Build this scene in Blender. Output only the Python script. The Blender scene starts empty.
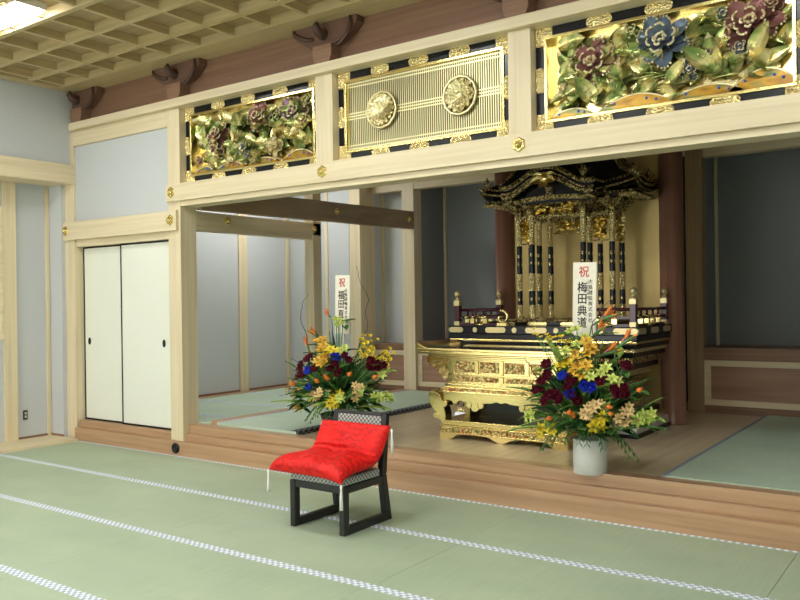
import bpy, math, random
from mathutils import Vector, Matrix, Euler
PI=math.pi
S=bpy.context.scene
COL=S.collection
R=random.Random(7)

# ------------------------------------------------------------------ materials
def nt(name):
    m=bpy.data.materials.new(name); m.use_nodes=True
    t=m.node_tree; b=t.nodes['Principled BSDF']
    return m,t,b
def L(t,a,b): t.links.new(a,b)
def coords(t,scale):
    tc=t.nodes.new('ShaderNodeTexCoord'); mp=t.nodes.new('ShaderNodeMapping')
    mp.inputs['Scale'].default_value=scale; L(t,tc.outputs['Object'],mp.inputs['Vector']); return mp.outputs['Vector']
def ramp(t,fac,stops):
    r=t.nodes.new('ShaderNodeValToRGB'); cr=r.color_ramp
    while len(cr.elements)<len(stops): cr.elements.new(.5)
    for e,(p,c) in zip(cr.elements,stops): e.position=p; e.color=(*c,1)
    L(t,fac,r.inputs['Fac']); return r.outputs['Color']
def bump(t,b,h,st,dist=.01):
    n=t.nodes.new('ShaderNodeBump'); n.inputs['Strength'].default_value=st; n.inputs['Distance'].default_value=dist
    L(t,h,n.inputs['Height']); L(t,n.outputs['Normal'],b.inputs['Normal'])
def plain(name,c,rough=.5,metal=0.,spec=None,nscale=0,namp=.12,bst=0.):
    m,t,b=nt(name); b.inputs['Roughness'].default_value=rough; b.inputs['Metallic'].default_value=metal
    if spec is not None: b.inputs['Specular IOR Level'].default_value=spec
    b.inputs['Base Color'].default_value=(*c,1)
    if nscale:
        n=t.nodes.new('ShaderNodeTexNoise'); n.inputs['Scale'].default_value=nscale; n.inputs['Detail'].default_value=4
        L(t,coords(t,(1,1,1)),n.inputs['Vector'])
        lo=tuple(max(0,x*(1-namp)) for x in c); hi=tuple(min(1,x*(1+namp)) for x in c)
        L(t,ramp(t,n.outputs['Fac'],[(.3,lo),(.7,hi)]),b.inputs['Base Color'])
        if bst: bump(t,b,n.outputs['Fac'],bst)
    return m
def wood(name,lo,hi,axis,rough=.45,dens=26):
    m,t,b=nt(name); b.inputs['Roughness'].default_value=rough
    s=[dens]*3; s['xyz'.index(axis)]=.7
    n=t.nodes.new('ShaderNodeTexNoise'); n.inputs['Scale'].default_value=1; n.inputs['Detail'].default_value=5; n.inputs['Distortion'].default_value=.4
    L(t,coords(t,tuple(s)),n.inputs['Vector'])
    L(t,ramp(t,n.outputs['Fac'],[(.3,lo),(.68,hi)]),b.inputs['Base Color'])
    return m
def lin(r,g,b):
    f=lambda u:(u/255/12.92 if u/255<=.04045 else ((u/255+.055)/1.055)**2.4)
    return (f(r),f(g),f(b))
HIN={a:wood('hinoki_'+a,(.66,.54,.345),(.78,.665,.455),a) for a in 'xyz'}
AMB={a:wood('amber_wood_'+a,(.38,.215,.115),(.53,.33,.19),a,.3) for a in 'xyz'}
BRN={a:wood('brown_wood_'+a,(.20,.105,.062),(.29,.16,.095),a,.5) for a in 'xyz'}
TANSHADE={a:wood('tan_shaded_wood_'+a,(.27,.185,.10),(.38,.27,.155),a,.5) for a in 'xyz'}  # tan wood; on the beam and niche post, hinoki with shade in its colour
ROSE={a:wood('rose_wood_'+a,(.24,.11,.075),(.34,.17,.115),a,.35) for a in 'xyz'}
M_brd=wood('bracket_wood_shaded',(.12,.06,.038),(.19,.095,.06),'x',.5)  # arm wood darkened so its colour carries the bracket shading
M_panelwood=wood('wainscot_veneer',(.30,.16,.10),(.40,.23,.15),'x',.5,14)
M_ceil=wood('ceiling_board',(.30,.21,.10),(.40,.29,.15),'x',.6,40)
M_rib={a:wood('ceiling_rib_'+a,(.46,.35,.17),(.57,.45,.24),a) for a in 'xyz'}
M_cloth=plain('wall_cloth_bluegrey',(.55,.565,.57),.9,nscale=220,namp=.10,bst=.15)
M_clothd=plain('wall_cloth_darker',(.25,.262,.268),.9,nscale=220,namp=.12,bst=.15)  # darker tone of the wall cloth, used in the altar and right niches
M_plaster=plain('plaster_white',(.72,.73,.72),.9)
M_black=plain('black_lacquer',(.006,.006,.008),.25,spec=.35)
M_blackm=plain('black_satin',(.012,.012,.013),.4)
M_fusuma=plain('fusuma_paper',(.80,.80,.70),.85,nscale=90,namp=.03)
M_white=plain('white_ceramic',(.70,.68,.65),.55,nscale=200,namp=.05)
M_gold=plain('gold',(.86,.69,.29),.22,1.)
M_goldm=plain('gold_leaf',(.68,.50,.20),.5,.45,nscale=6,namp=.06)
M_crest=plain('crest_gilt',(.92,.82,.48),.36,.85)
M_goldp=plain('muted_gilt',(.72,.60,.32),.42,.85)
M_lacq=plain('polished_black_lacquer',(.006,.006,.008),.06,spec=.5)
M_goldback=plain('gold_ground',(1.,.85,.45),.24,1.)
def agedgold():
    m,t,b=nt('aged_gold_shaded'); b.inputs['Roughness'].default_value=.33; b.inputs['Metallic'].default_value=.95
    v=t.nodes.new('ShaderNodeTexVoronoi'); v.inputs['Scale'].default_value=58; L(t,coords(t,(1,1,1)),v.inputs['Vector'])
    L(t,ramp(t,v.outputs['Distance'],[(.25,(.72,.57,.27)),(.5,(.34,.25,.09)),(.75,(.05,.035,.015))]),b.inputs['Base Color'])  # aged gold; dark cell edges paint shade into the carving's crevices
    bump(t,b,v.outputs['Distance'],.7,.012); return m
M_golddark=agedgold()
def carved():
    m,t,b=nt('gold_chased'); b.inputs['Metallic'].default_value=1; b.inputs['Roughness'].default_value=.27
    v=t.nodes.new('ShaderNodeTexVoronoi'); v.inputs['Scale'].default_value=75; L(t,coords(t,(1,1,1)),v.inputs['Vector'])
    L(t,ramp(t,v.outputs['Distance'],[(.1,(1.,.92,.58)),(.75,(.90,.70,.30))]),b.inputs['Base Color'])
    bump(t,b,v.outputs['Distance'],.8,.012); return m
M_goldcv=carved()
def carvedcolor():
    m,t,b=nt('gold_painted_relief'); b.inputs['Roughness'].default_value=.33; b.inputs['Metallic'].default_value=.8
    v=t.nodes.new('ShaderNodeTexVoronoi'); v.inputs['Scale'].default_value=46; L(t,coords(t,(1,1,1)),v.inputs['Vector'])
    n=t.nodes.new('ShaderNodeTexNoise'); n.inputs['Scale'].default_value=26; L(t,coords(t,(1,1,1)),n.inputs['Vector'])
    c=ramp(t,n.outputs['Fac'],[(.34,(.30,.38,.14)),(.44,(.95,.76,.34)),(.57,(.95,.76,.34)),(.66,(.62,.18,.10))])
    mx=t.nodes.new('ShaderNodeMix'); mx.data_type='RGBA'; mx.blend_type='MULTIPLY'; mx.inputs[0].default_value=1.
    L(t,c,mx.inputs[6]); L(t,ramp(t,v.outputs['Distance'],[(.35,(1,1,1)),(.72,(.38,.30,.18))]),mx.inputs[7])  # crease shade multiplied into the relief colour at the cell edges
    L(t,mx.outputs[2],b.inputs['Base Color']); bump(t,b,v.outputs['Distance'],.8,.014); return m
M_relief=carvedcolor()
def tatami(nm='tatami_rush',ca=(.37,.455,.32),cb=(.43,.51,.36)):
    m,t,b=nt(nm); b.inputs['Roughness'].default_value=.55
    n=t.nodes.new('ShaderNodeTexNoise'); n.inputs['Scale'].default_value=1.; n.inputs['Detail'].default_value=3
    L(t,coords(t,(1.2,2.2,1)),n.inputs['Vector'])
    w=t.nodes.new('ShaderNodeTexNoise'); w.inputs['Scale'].default_value=1; w.inputs['Detail'].default_value=2
    L(t,coords(t,(60,3,1)),w.inputs['Vector'])
    c1=ramp(t,n.outputs['Fac'],[(.3,ca),(.7,cb)])
    mx=t.nodes.new('ShaderNodeMix'); mx.data_type='RGBA'; mx.blend_type='MULTIPLY'; mx.inputs[0].default_value=.5
    L(t,c1,mx.inputs[6]); L(t,ramp(t,w.outputs['Fac'],[(.3,(.86,.86,.86)),(.7,(1,1,1))]),mx.inputs[7])
    L(t,mx.outputs[2],b.inputs['Base Color']); bump(t,b,w.outputs['Fac'],.12); return m
M_tat=tatami(); M_tat2=tatami('lit_tatami_rush',(.46,.58,.45),(.54,.65,.51))  # platform mats are greener, and lightened to stand for more light there
def checker(name,a,b_,s,rough=.8):
    m,t,b=nt(name); b.inputs['Roughness'].default_value=rough
    c=t.nodes.new('ShaderNodeTexChecker'); c.inputs['Scale'].default_value=s
    c.inputs['Color1'].default_value=(*a,1); c.inputs['Color2'].default_value=(*b_,1)
    v=coords(t,(1,1,1)); ad=t.nodes.new('ShaderNodeVectorMath'); ad.inputs[1].default_value=(.0031,.0047,.0021)
    L(t,v,ad.inputs[0]); L(t,ad.outputs[0],c.inputs['Vector']); L(t,c.outputs['Color'],b.inputs['Base Color']); return m
M_heri=checker('border_cloth_white',(.80,.84,.88),(.40,.45,.56),44)
M_herib=checker('border_cloth_black',(.02,.022,.028),(.17,.19,.20),26)
M_herig=plain('border_cloth_slate',(.24,.28,.36),.8)
M_seat=checker('woven_check',(.12,.13,.12),(.45,.48,.45),60)
def plankfloor():
    m,t,b=nt('altar_floor_planks'); b.inputs['Roughness'].default_value=.28
    n=t.nodes.new('ShaderNodeTexNoise'); n.inputs['Scale'].default_value=1; n.inputs['Detail'].default_value=5
    L(t,coords(t,(16,.6,1)),n.inputs['Vector'])
    L(t,ramp(t,n.outputs['Fac'],[(.3,(.56,.43,.27)),(.7,(.73,.59,.40))]),b.inputs['Base Color']); return m
M_plank=plankfloor()
def redsilk():
    m,t,b=nt('red_damask'); b.inputs['Roughness'].default_value=.5; b.inputs['Specular IOR Level'].default_value=.25
    w=t.nodes.new('ShaderNodeTexWave'); w.wave_type='RINGS'; w.inputs['Scale'].default_value=7; w.inputs['Distortion'].default_value=9; w.inputs['Detail'].default_value=2; w.inputs['Detail Scale'].default_value=2.2
    L(t,coords(t,(1,1,1)),w.inputs['Vector'])
    n=t.nodes.new('ShaderNodeTexNoise'); n.inputs['Scale'].default_value=5; L(t,coords(t,(1,1,1)),n.inputs['Vector'])
    mu=t.nodes.new('ShaderNodeMath'); mu.operation='MULTIPLY'; L(t,w.outputs['Fac'],mu.inputs[0]); L(t,n.outputs['Fac'],mu.inputs[1])
    L(t,ramp(t,mu.outputs[0],[(.22,(.76,.014,.011)),(.42,(.56,.007,.007))]),b.inputs['Base Color']); return m
M_red=redsilk()
M_tassel=plain('tassel_white',(.85,.85,.82),.8)
M_purple=plain('purple_red_lacquer',(.075,.012,.022),.25)
M_silver=plain('silver_fitting',(.75,.76,.80),.3,.6)
M_darkcv=plain('dark_carving',(.075,.036,.022),.5)
def emis(name,c,s):
    m,t,b=nt(name); b.inputs['Base Color'].default_value=(*c,1); b.inputs['Emission Color'].default_value=(*c,1); b.inputs['Emission Strength'].default_value=s; return m
M_lamp=emis('lamp_diffuser',(.97,1.,.96),48.)
M_lampb=emis('side_lamp_diffuser',(.97,1.,.96),42.)
M_shoji=plain('shoji_paper',(.82,.85,.86),.9)
def leafpaint():
    m,t,b=nt('carved_leaf_lacquer'); b.inputs['Roughness'].default_value=.24; b.inputs['Metallic'].default_value=.75
    n=t.nodes.new('ShaderNodeTexNoise'); n.inputs['Scale'].default_value=9; n.inputs['Detail'].default_value=2; L(t,coords(t,(1,1,1)),n.inputs['Vector'])
    L(t,ramp(t,n.outputs['Fac'],[(.36,(.22,.30,.09)),(.48,(.42,.45,.16)),(.62,(.85,.72,.32))]),b.inputs['Base Color']); return m
M_cleaf=leafpaint()
def mound():
    m,t,b=nt('carved_rock_lacquer'); b.inputs['Roughness'].default_value=.22; b.inputs['Metallic'].default_value=.35
    n=t.nodes.new('ShaderNodeTexNoise'); n.inputs['Scale'].default_value=5; L(t,coords(t,(1,1,2.5)),n.inputs['Vector'])
    L(t,ramp(t,n.outputs['Fac'],[(.36,(.20,.21,.07)),(.50,(.55,.30,.03)),(.66,(.30,.15,.02))]),b.inputs['Base Color']); return m
M_mound=mound()
M_ppink=plain('petal_rose_lacquer',(.34,.14,.13),.3,.45)
M_pblue=plain('petal_blue_lacquer',(.17,.22,.29),.3,.45)
M_ppurp=plain('petal_plum_lacquer',(.24,.13,.20),.3,.45)
M_pale=plain('petal_edge_gilt',(.86,.76,.48),.3,.7)
M_bluedot=plain('blue_enamel',(.05,.10,.55),.25)
M_vermil=plain('vermilion_ink',(.75,.06,.04),.7)
M_ink=plain('black_ink',(.02,.02,.02),.7)
M_board=plain('sign_white_wood',(.82,.76,.64),.7,nscale=30,namp=.04)
# flower colours
M_leaf=plain('leaf_green',(.085,.22,.05),.45,nscale=25,namp=.5)
M_leafd=plain('leaf_deep_green',(.03,.095,.03),.45,nscale=25,namp=.4)
M_leafl=plain('leaf_lime',(.33,.47,.09),.5,nscale=25,namp=.3)
FC={k:plain('petal_'+k,c,.5,nscale=40,namp=.18) for k,c in dict(yellow=(.86,.66,.03),gold=(.80,.48,.05),burgundy=(.16,.008,.028),blue=(.03,.06,.62),orange=(.85,.22,.03),cream=(.84,.60,.28),lime=(.62,.72,.16),red=(.75,.07,.02),magenta=(.26,.01,.08)).items()}
M_twig=plain('twig_brown',(.10,.06,.035),.7)
M_darkpot=plain('dark_basket',(.03,.022,.018),.6,nscale=60,namp=.5)
M_pollen=plain('flower_centre_brown',(.25,.10,.02),.7)

# ------------------------------------------------------------------ mesh builder
class MB:
    def __init__(s): s.v=[];s.f=[];s.m=[];s.sm=[]
    def add(s,vs,fs,m=0,smooth=False):
        o=len(s.v); s.v+= [tuple(v) for v in vs]
        for f in fs: s.f.append([o+i for i in f]); s.m.append(m); s.sm.append(smooth)
        return s
    def box(s,x0,x1,y0,y1,z0,z1,m=0):
        return s.add([(x0,y0,z0),(x1,y0,z0),(x1,y1,z0),(x0,y1,z0),(x0,y0,z1),(x1,y0,z1),(x1,y1,z1),(x0,y1,z1)],
            [(0,3,2,1),(4,5,6,7),(0,1,5,4),(1,2,6,5),(2,3,7,6),(3,0,4,7)],m)
    def prism(s,poly,axis,a,b,m=0,smooth=False):
        # poly in the two other axes (kept in xyz order), extruded along axis from a to b
        def p3(p,t):
            if axis=='x': return (t,p[0],p[1])
            if axis=='y': return (p[0],t,p[1])
            return (p[0],p[1],t)
        n=len(poly); vs=[p3(p,a) for p in poly]+[p3(p,b) for p in poly]
        o=len(s.v); s.v+=vs
        for i in range(n): s.f.append([o+i,o+(i+1)%n,o+n+(i+1)%n,o+n+i]); s.m.append(m); s.sm.append(smooth)
        s.f.append([o+i for i in range(n)][::-1]); s.m.append(m); s.sm.append(False)
        s.f.append([o+n+i for i in range(n)]); s.m.append(m); s.sm.append(False)
        return s
    def strip(s,lo,hi,axis,a,b,m=0):
        # one closed solid between two polylines of same length (concave safe), extruded along axis
        def p3(p,t):
            if axis=='x': return (t,p[0],p[1])
            if axis=='y': return (p[0],t,p[1])
            return (p[0],p[1],t)
        n=len(lo); vs=[p3(p,a) for p in lo]+[p3(p,a) for p in hi]+[p3(p,b) for p in lo]+[p3(p,b) for p in hi]
        fs=[]
        for i in range(n-1):
            fs+=[(i,i+1,n+i+1,n+i),(2*n+i,3*n+i,3*n+i+1,2*n+i+1),(i,2*n+i,2*n+i+1,i+1),(n+i,n+i+1,3*n+i+1,3*n+i)]
        fs+=[(0,n,3*n,2*n),(n-1,3*n-1,4*n-1,2*n-1)]
        return s.add(vs,fs,m)
    def tube(s,pts,r,m=0,n=8,cap=True):
        pts=[Vector(p) for p in pts]; rs=r if isinstance(r,(list,tuple)) else [r]*len(pts)
        o=len(s.v); up=Vector((0,0,1)); prev=None
        for i,p in enumerate(pts):
            d=(pts[min(i+1,len(pts)-1)]-pts[max(i-1,0)])
            if d.length<1e-9: d=Vector((0,0,1))
            d.normalize()
            a=prev if prev is not None else (Vector((1,0,0)) if abs(d.z)>.9 else up)
            u=(a-d*a.dot(d))
            if u.length<1e-6: u=d.orthogonal()
            u.normalize(); w=d.cross(u); prev=u
            for k in range(n):
                t=2*PI*k/n; s.v.append(tuple(p+(u*math.cos(t)+w*math.sin(t))*rs[i]))
        for i in range(len(pts)-1):
            for k in range(n):
                s.f.append([o+i*n+k,o+i*n+(k+1)%n,o+(i+1)*n+(k+1)%n,o+(i+1)*n+k]); s.m.append(m); s.sm.append(True)
        if cap:
            s.f.append([o+k for k in range(n)][::-1]); s.m.append(m); s.sm.append(False)
            e=o+(len(pts)-1)*n; s.f.append([e+k for k in range(n)]); s.m.append(m); s.sm.append(False)
        return s
    def lathe(s,prof,c,m=0,n=16,smooth=True,mats=None,rot=0):
        o=len(s.v)
        for r,z in prof:
            for k in range(n):
                t=2*PI*k/n+rot; s.v.append((c[0]+r*math.cos(t),c[1]+r*math.sin(t),c[2]+z))
        for i in range(len(prof)-1):
            for k in range(n):
                s.f.append([o+i*n+k,o+i*n+(k+1)%n,o+(i+1)*n+(k+1)%n,o+(i+1)*n+k]); s.m.append(mats[i] if mats else m); s.sm.append(smooth)
        s.f.append([o+k for k in range(n)][::-1]); s.m.append(mats[0] if mats else m); s.sm.append(False)
        e=o+(len(prof)-1)*n; s.f.append([e+k for k in range(n)]); s.m.append(mats[-1] if mats else m); s.sm.append(False)
        return s
    def ball(s,c,r,m=0,n=8,k=5):
        rx,ry,rz=r if isinstance(r,(tuple,list)) else (r,r,r)
        o=len(s.v)
        s.v.append((c[0],c[1],c[2]-rz))
        for i in range(1,k):
            a=-PI/2+PI*i/k
            for j in range(n):
                t=2*PI*j/n; s.v.append((c[0]+rx*math.cos(a)*math.cos(t),c[1]+ry*math.cos(a)*math.sin(t),c[2]+rz*math.sin(a)))
        s.v.append((c[0],c[1],c[2]+rz)); top=len(s.v)-1
        def F(f): s.f.append(f); s.m.append(m); s.sm.append(True)
        for j in range(n):
            F([o,o+1+(j+1)%n,o+1+j])
            for i in range(k-2): F([o+1+i*n+j,o+1+i*n+(j+1)%n,o+1+(i+1)*n+(j+1)%n,o+1+(i+1)*n+j])
            F([top,o+1+(k-2)*n+j,o+1+(k-2)*n+(j+1)%n])
        return s
    def petal(s,c,d,up,Ln,W,cup=.3,m=0,tipm=None,nu=5,shape=1.,fold=.25,droop=0.,rnd=False):
        c=Vector(c); d=Vector(d).normalized(); up=Vector(up); up=(up-d*up.dot(d))
        if up.length<1e-6: up=d.orthogonal()
        up.normalize(); sd=d.cross(up); o=len(s.v); vs=(-1,-.5,0,.5,1)
        for i in range(nu+1):
            u=i/nu; w=W*(math.sin(PI*min(1,.06+.94*u**shape))**.75+.02)
            if rnd: w=W*(min(1,(u/.6+.12))**.7)*(1 if u<=.6 else math.sqrt(max(.02,1-((u-.6)/.4)**2)))
            for v in vs:
                p=c+d*(Ln*u*(1-.25*cup*u))+sd*(w*v)+up*(Ln*cup*u*u+W*fold*v*v*2*(1-u*.5)-Ln*droop*u*u)
                s.v.append(tuple(p))
        for i in range(nu):
            for k in range(4):
                a=o+i*5+k; s.f.append([a,a+1,a+6,a+5]); s.m.append(tipm if (tipm is not None and i==nu-1) else m); s.sm.append(True)
        return s
    def xf(s,M,start=0):
        for i in range(start,len(s.v)): s.v[i]=tuple(M@Vector(s.v[i]))
        return s
BASE={}
def base_of(o): return BASE.get(o.name,Vector((0,0,0)))
def obj(name,mb,mats,parent=None,label=None,bev=0,smooth_all=False):
    if not isinstance(mats,(list,tuple)): mats=[mats]
    me=bpy.data.meshes.new(name); off=base_of(parent) if parent else Vector((0,0,0))
    me.from_pydata([tuple(Vector(v)-off) for v in mb.v],[],mb.f)
    for m in mats: me.materials.append(m)
    for p,mi,sm in zip(me.polygons,mb.m,mb.sm): p.material_index=mi; p.use_smooth=sm or smooth_all
    me.update()
    o=bpy.data.objects.new(name,me); COL.objects.link(o)
    if parent: o.parent=parent; BASE[o.name]=off
    if label: o['label']=label
    if bev:
        b=o.modifiers.new('bevel','BEVEL'); b.width=bev; b.segments=2; b.limit_method='ANGLE'; b.angle_limit=math.radians(40)
    return o
def thing(name,label,cat,loc=(0,0,0),group=None):
    o=bpy.data.objects.new(name,None); COL.objects.link(o); o.location=loc; o.empty_display_size=.1
    o['label']=label; o['category']=cat
    if group: o['group']=group
    BASE[o.name]=Vector(loc); return o
def tag(o,label,cat,group=None):
    o['label']=label; o['category']=cat
    if group: o['group']=group
    return o
def solo(name,mb,mats,label,cat,loc,group=None,**k):
    for i,v in enumerate(mb.v): mb.v[i]=tuple(Vector(v)-Vector(loc))
    o=obj(name,mb,mats,**k); o.location=loc; BASE[o.name]=Vector(loc); return tag(o,label,cat,group)
def struct(name,mb,mats,bev=0,parent=None):
    o=obj(name,mb,mats,parent,bev=bev)
    if not parent: o['kind']='structure'
    return o
_tn=[0]
def trim(mb,mats,bev=.003):
    _tn[0]+=1; return struct('trim_%d'%_tn[0],mb,mats,bev)
def bx(*a): return MB().box(*a)

# ------------------------------------------------------------------ setting : main hall floor
XL,XR,YR=-2.25,7.0,-9.0
W=.93; Y0=-.02
fl=MB()
rows=[(Y0-W*k,Y0-W*(k+1)) for k in range(10)]
first=[5.547,3.79,5.547,3.79,5.547,3.79,5.547,3.79,5.547,3.79]
SE=1.78
for k,(ya,yb) in enumerate(rows):
    x=first[k]
    while x-SE>-1.71: x-=SE
    xs=[-1.71]
    while x<XR: 
        if x-xs[-1]>.05: xs.append(x)
        x+=SE
    xs.append(XR)
    for a,b in zip(xs[:-1],xs[1:]): fl.box(a+.0015,b-.0015,yb+.0005,ya-.0005,-.05,0)
floor=struct('floor',fl,M_tat)
struct('subfloor',bx(XL-.5,XR,YR,4.6,-.12,-.051),M_blackm,parent=floor)
for k in range(10):
    ya=rows[k][0]
    mb=MB()
    if k==0: mb.box(-1.71,XR,ya-.03,ya-.001,0,.003)
    else: mb.box(-1.71,XR,ya-.031,ya-.001,0,.003); mb.box(-1.71,XR,ya+.001,ya+.031,0,.003)
    obj('mat_border',mb,M_heri,floor,'pale blue white patterned cloth border')
obj('floor_board',bx(-2.25,-1.712,-9,-.05,-.03,.03),HIN['y'],floor,'wide pale wooden board along the left wall')

# ------------------------------------------------------------------ setting : left wall with recess
wl=MB(); wl.box(-2.35,-1.88,YR,.1,2.89,4.0); wl.box(-2.35,-2.25,YR,.0,0,2.89)
wall_left=struct('wall_left',wl,M_cloth)
trim(bx(-2.2,-1.815,YR,.012,2.87,3.08),HIN['y'])           # long nageshi on the left wall
trim(bx(-2.25,-2.215,-.60,-.455,.03,2.887),HIN['z'])      # wall post
trim(bx(-2.25,-2.225,-.10,-.055,.03,2.887),HIN['z'],.002) # corner batten
struct('baseboard_left',bx(-2.249,-2.235,-.455,-.045,.03,.052),BRN['y'])
struct('wall_recess_end',bx(-2.25,-1.995,-.05,0,0,2.89),M_cloth)
struct('baseboard_recess',bx(-2.235,-1.995,-.062,-.0505,.03,.052),BRN['x'])
# paper window beside the post
wf=MB()
wf.box(-2.25,-2.215,-1.6,-.603,1.15,1.21); wf.box(-2.25,-2.215,-1.6,-.603,2.55,2.6); wf.box(-2.25,-2.22,-.64,-.603,1.21,2.55)
for z in (1.66,1.98,2.27): wf.box(-2.245,-2.23,-1.6,-.64,z-.006,z+.006)
for y in (-.9,-1.2): wf.box(-2.245,-2.23,y-.006,y+.006,1.21,2.55)
win=struct('window_1',wf,HIN['y'])
obj('paper_pane',bx(-2.249,-2.243,-1.6,-.62,1.2,2.56),M_shoji,win)
o=MB(); o.box(-2.249,-2.238,-.385,-.337,.24,.345,0); o.box(-2.24,-2.234,-.372,-.35,.30,.325,1); o.box(-2.24,-2.234,-.372,-.35,.262,.287,1)
solo('wall_outlet',o,[M_blackm,M_silver],'small black wall outlet low on the left wall recess','outlet',(-2.249,-.361,.24))

# ------------------------------------------------------------------ nail covers
def hexcover(parent,x,y,z,r=.055,face='-y'):
    mb=MB()
    mb.lathe([(r,0),(r,.006),(r*.86,.012),(r*.55,.012),(r*.5,.02),(r*.3,.034),(r*.08,.04)],(0,0,0),n=6,smooth=False,rot=PI/6)
    for k in range(6): mb.ball((r*.7*math.cos(k*PI/3),r*.7*math.sin(k*PI/3),.013),r*.13,n=6,k=4)
    M=Matrix.Rotation(PI/2,4,'X') if face=='-y' else Matrix.Rotation(PI/2,4,'Y')
    mb.xf(Matrix.Translation((x,y,z))@M)
    return obj('nail_cover',mb,M_gold,parent,'gold hexagonal nail cover')

# ------------------------------------------------------------------ front line of the altar area
P0=trim(bx(-2.0,-1.822,.0,.12,0,3.45),HIN['z'])
P1=trim(bx(-.185,0,0,.20,.145,3.455),HIN['z'])
for a,b in ((1.794,1.987),(3.659,3.841),(5.63,5.82)): trim(bx(a,b,0,.2,2.70,3.455),HIN['z'])
k1=struct('step_board',bx(-1.815,XR,-.03,.3,0,.145),AMB['x'],.004)
obj('step_upper_board',bx(0.,XR,.03,.3,.145,.215),AMB['x'],k1,bev=.004)
obj('step_top_board',bx(0.,XR,.075,.2,.215,.303),AMB['x'],k1,bev=.004)
obj('sliding_door_sill',bx(-1.80,-.185,.02,.25,.145,.222),AMB['x'],k1,bev=.003)
o=MB(); o.lathe([(.053,0),(.053,.012),(.046,.02),(.03,.022),(.02,.012),(.004,.012)],(0,0,0),n=20)
o.xf(Matrix.Translation((-.076,-.03,.078))@Matrix.Rotation(PI/2,4,'X')); obj('plug_cover',o,M_black,k1,'round black cover')
ng=trim(bx(-.185,XR,-.03,.12,2.53,2.70),HIN['x'])          # main nageshi
for x in (-.10,1.888,3.756,5.72): hexcover(ng,x,-.03,2.62)
trim(bx(0,XR,0.005,.2,2.478,2.53),HIN['x'])
trim(bx(0,XR,.185,.2,2.53,3.46),HIN['x'])
trim(bx(-1.81,XR,-.06,.2,3.455,3.537),HIN['x'])           # top rail
trim(bx(-1.822,-.185,0,.12,3.29,3.455),HIN['x'])
wall_closet=struct('wall_closet',bx(-1.822,-.185,.03,.12,2.44,3.29),M_cloth)
ng2=trim(bx(-1.99,-.025,-.035,.10,2.24,2.44),HIN['x'])
for x in (-1.93,-.112): hexcover(ng2,x,-.035,2.345)
trim(bx(-1.822,-.185,.02,.14,2.165,2.24),HIN['x'])
struct('wall_closet_back',bx(-1.9,-.10,.14,.2,0.,3.45),M_cloth)
# sliding doors
for n,(a,b,y) in enumerate(((-1.816,-1.075,.105),(-1.09,-.19,.075))):
    d=struct('door_%d'%(n+1),bx(a+.018,b-.018,y+.004,y+.024,.24,2.148),M_fusuma)
    f=MB(); f.box(a,a+.02,y,y+.03,.222,2.165); f.box(b-.02,b,y,y+.03,.222,2.165); f.box(a+.02,b-.02,y,y+.03,.222,.242); f.box(a+.02,b-.02,y,y+.03,2.145,2.165)
    obj('door_frame',f,M_black,d,'black lacquer edge frame',bev=.002)
    hx=-1.715 if n==0 else -.375
    h=MB(); h.lathe([(1,0),(1,.006),(.8,.008),(.72,.002),(.02,.001)],(0,0,0),n=20)
    h.xf(Matrix.Translation((hx,y+.005,1.105))@Matrix.Rotation(PI/2,4,'X')@Matrix.Diagonal((.024,.040,1,1)))
    obj('door_pull',h,M_black,d,'oval black recessed pull')

# frieze and brackets
struct('wall_frieze',bx(-1.88,XR,.10,.2,3.537,4.02),BRN['x'])
for bxn,lb in ((-1.72,'dark carved wooden bracket in the left corner under the ceiling'),(-.05,'carved wooden bracket above the tall pillar beside the sliding doors'),(1.90,'carved wooden bracket between the left peony panel and the gold lattice'),(3.74,'carved wooden bracket above the strut right of the gold lattice')):
    t=thing('beam_bracket',lb,'bracket',(bxn,.1,3.537))
    x=bxn
    m=MB(); m.prism([(-.075,3.537),(.075,3.537),(.105,3.60),(.105,3.70),(-.105,3.70),(-.105,3.60)],'y',-.03,.10)
    m.xf(Matrix.Translation((x,0,0))); obj('bearing_block',m,BRN['x'],t,bev=.004)
    lft=.36 if x>-1.5 else .10
    lo=[];hi=[]
    for i in range(13):
        u=-lft+(lft+.36)*i/12; a=abs(u)/.36
        lo.append((x+u,3.70 if a<.3 else 3.70+.14*((a-.3)/.7)**1.6)); hi.append((x+u,3.895))
    m=MB(); m.strip(lo,hi,'y',.0,.10); obj('bracket_arm',m,M_brd,t)
    # dark carved scrolls and projecting nose
    m=MB(); m.tube([(x-.0,.06,3.80),(x-.0,-.02,3.79),(x-.0,-.07,3.80),(x-.0,-.10,3.84),(x-.0,-.085,3.87)],[.055,.05,.042,.032,.018],n=10)
    obj('carved_nose',m,M_darkcv,t,'dark carved nose')
    m=MB(); m.tube([(x+.30,-.01,3.89),(x+.31,-.015,3.82),(x+.27,-.015,3.74),(x+.19,-.012,3.685),(x+.13,-.01,3.67)],[.012,.018,.02,.016,.008],n=8)
    obj('carved_scroll',m,M_darkcv,t,'dark carved scroll'); m=MB()
    if lft>.2: m.tube([(x-.34,-.0,3.885),(x-.33,-.0,3.85),(x-.26,-.002,3.81),(x-.18,-.005,3.78),(x-.11,-.005,3.77)],[.014,.022,.022,.02,.012],n=8)
    if m.v: obj('carved_scroll',m,M_darkcv,t,'dark carved scroll')

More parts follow.
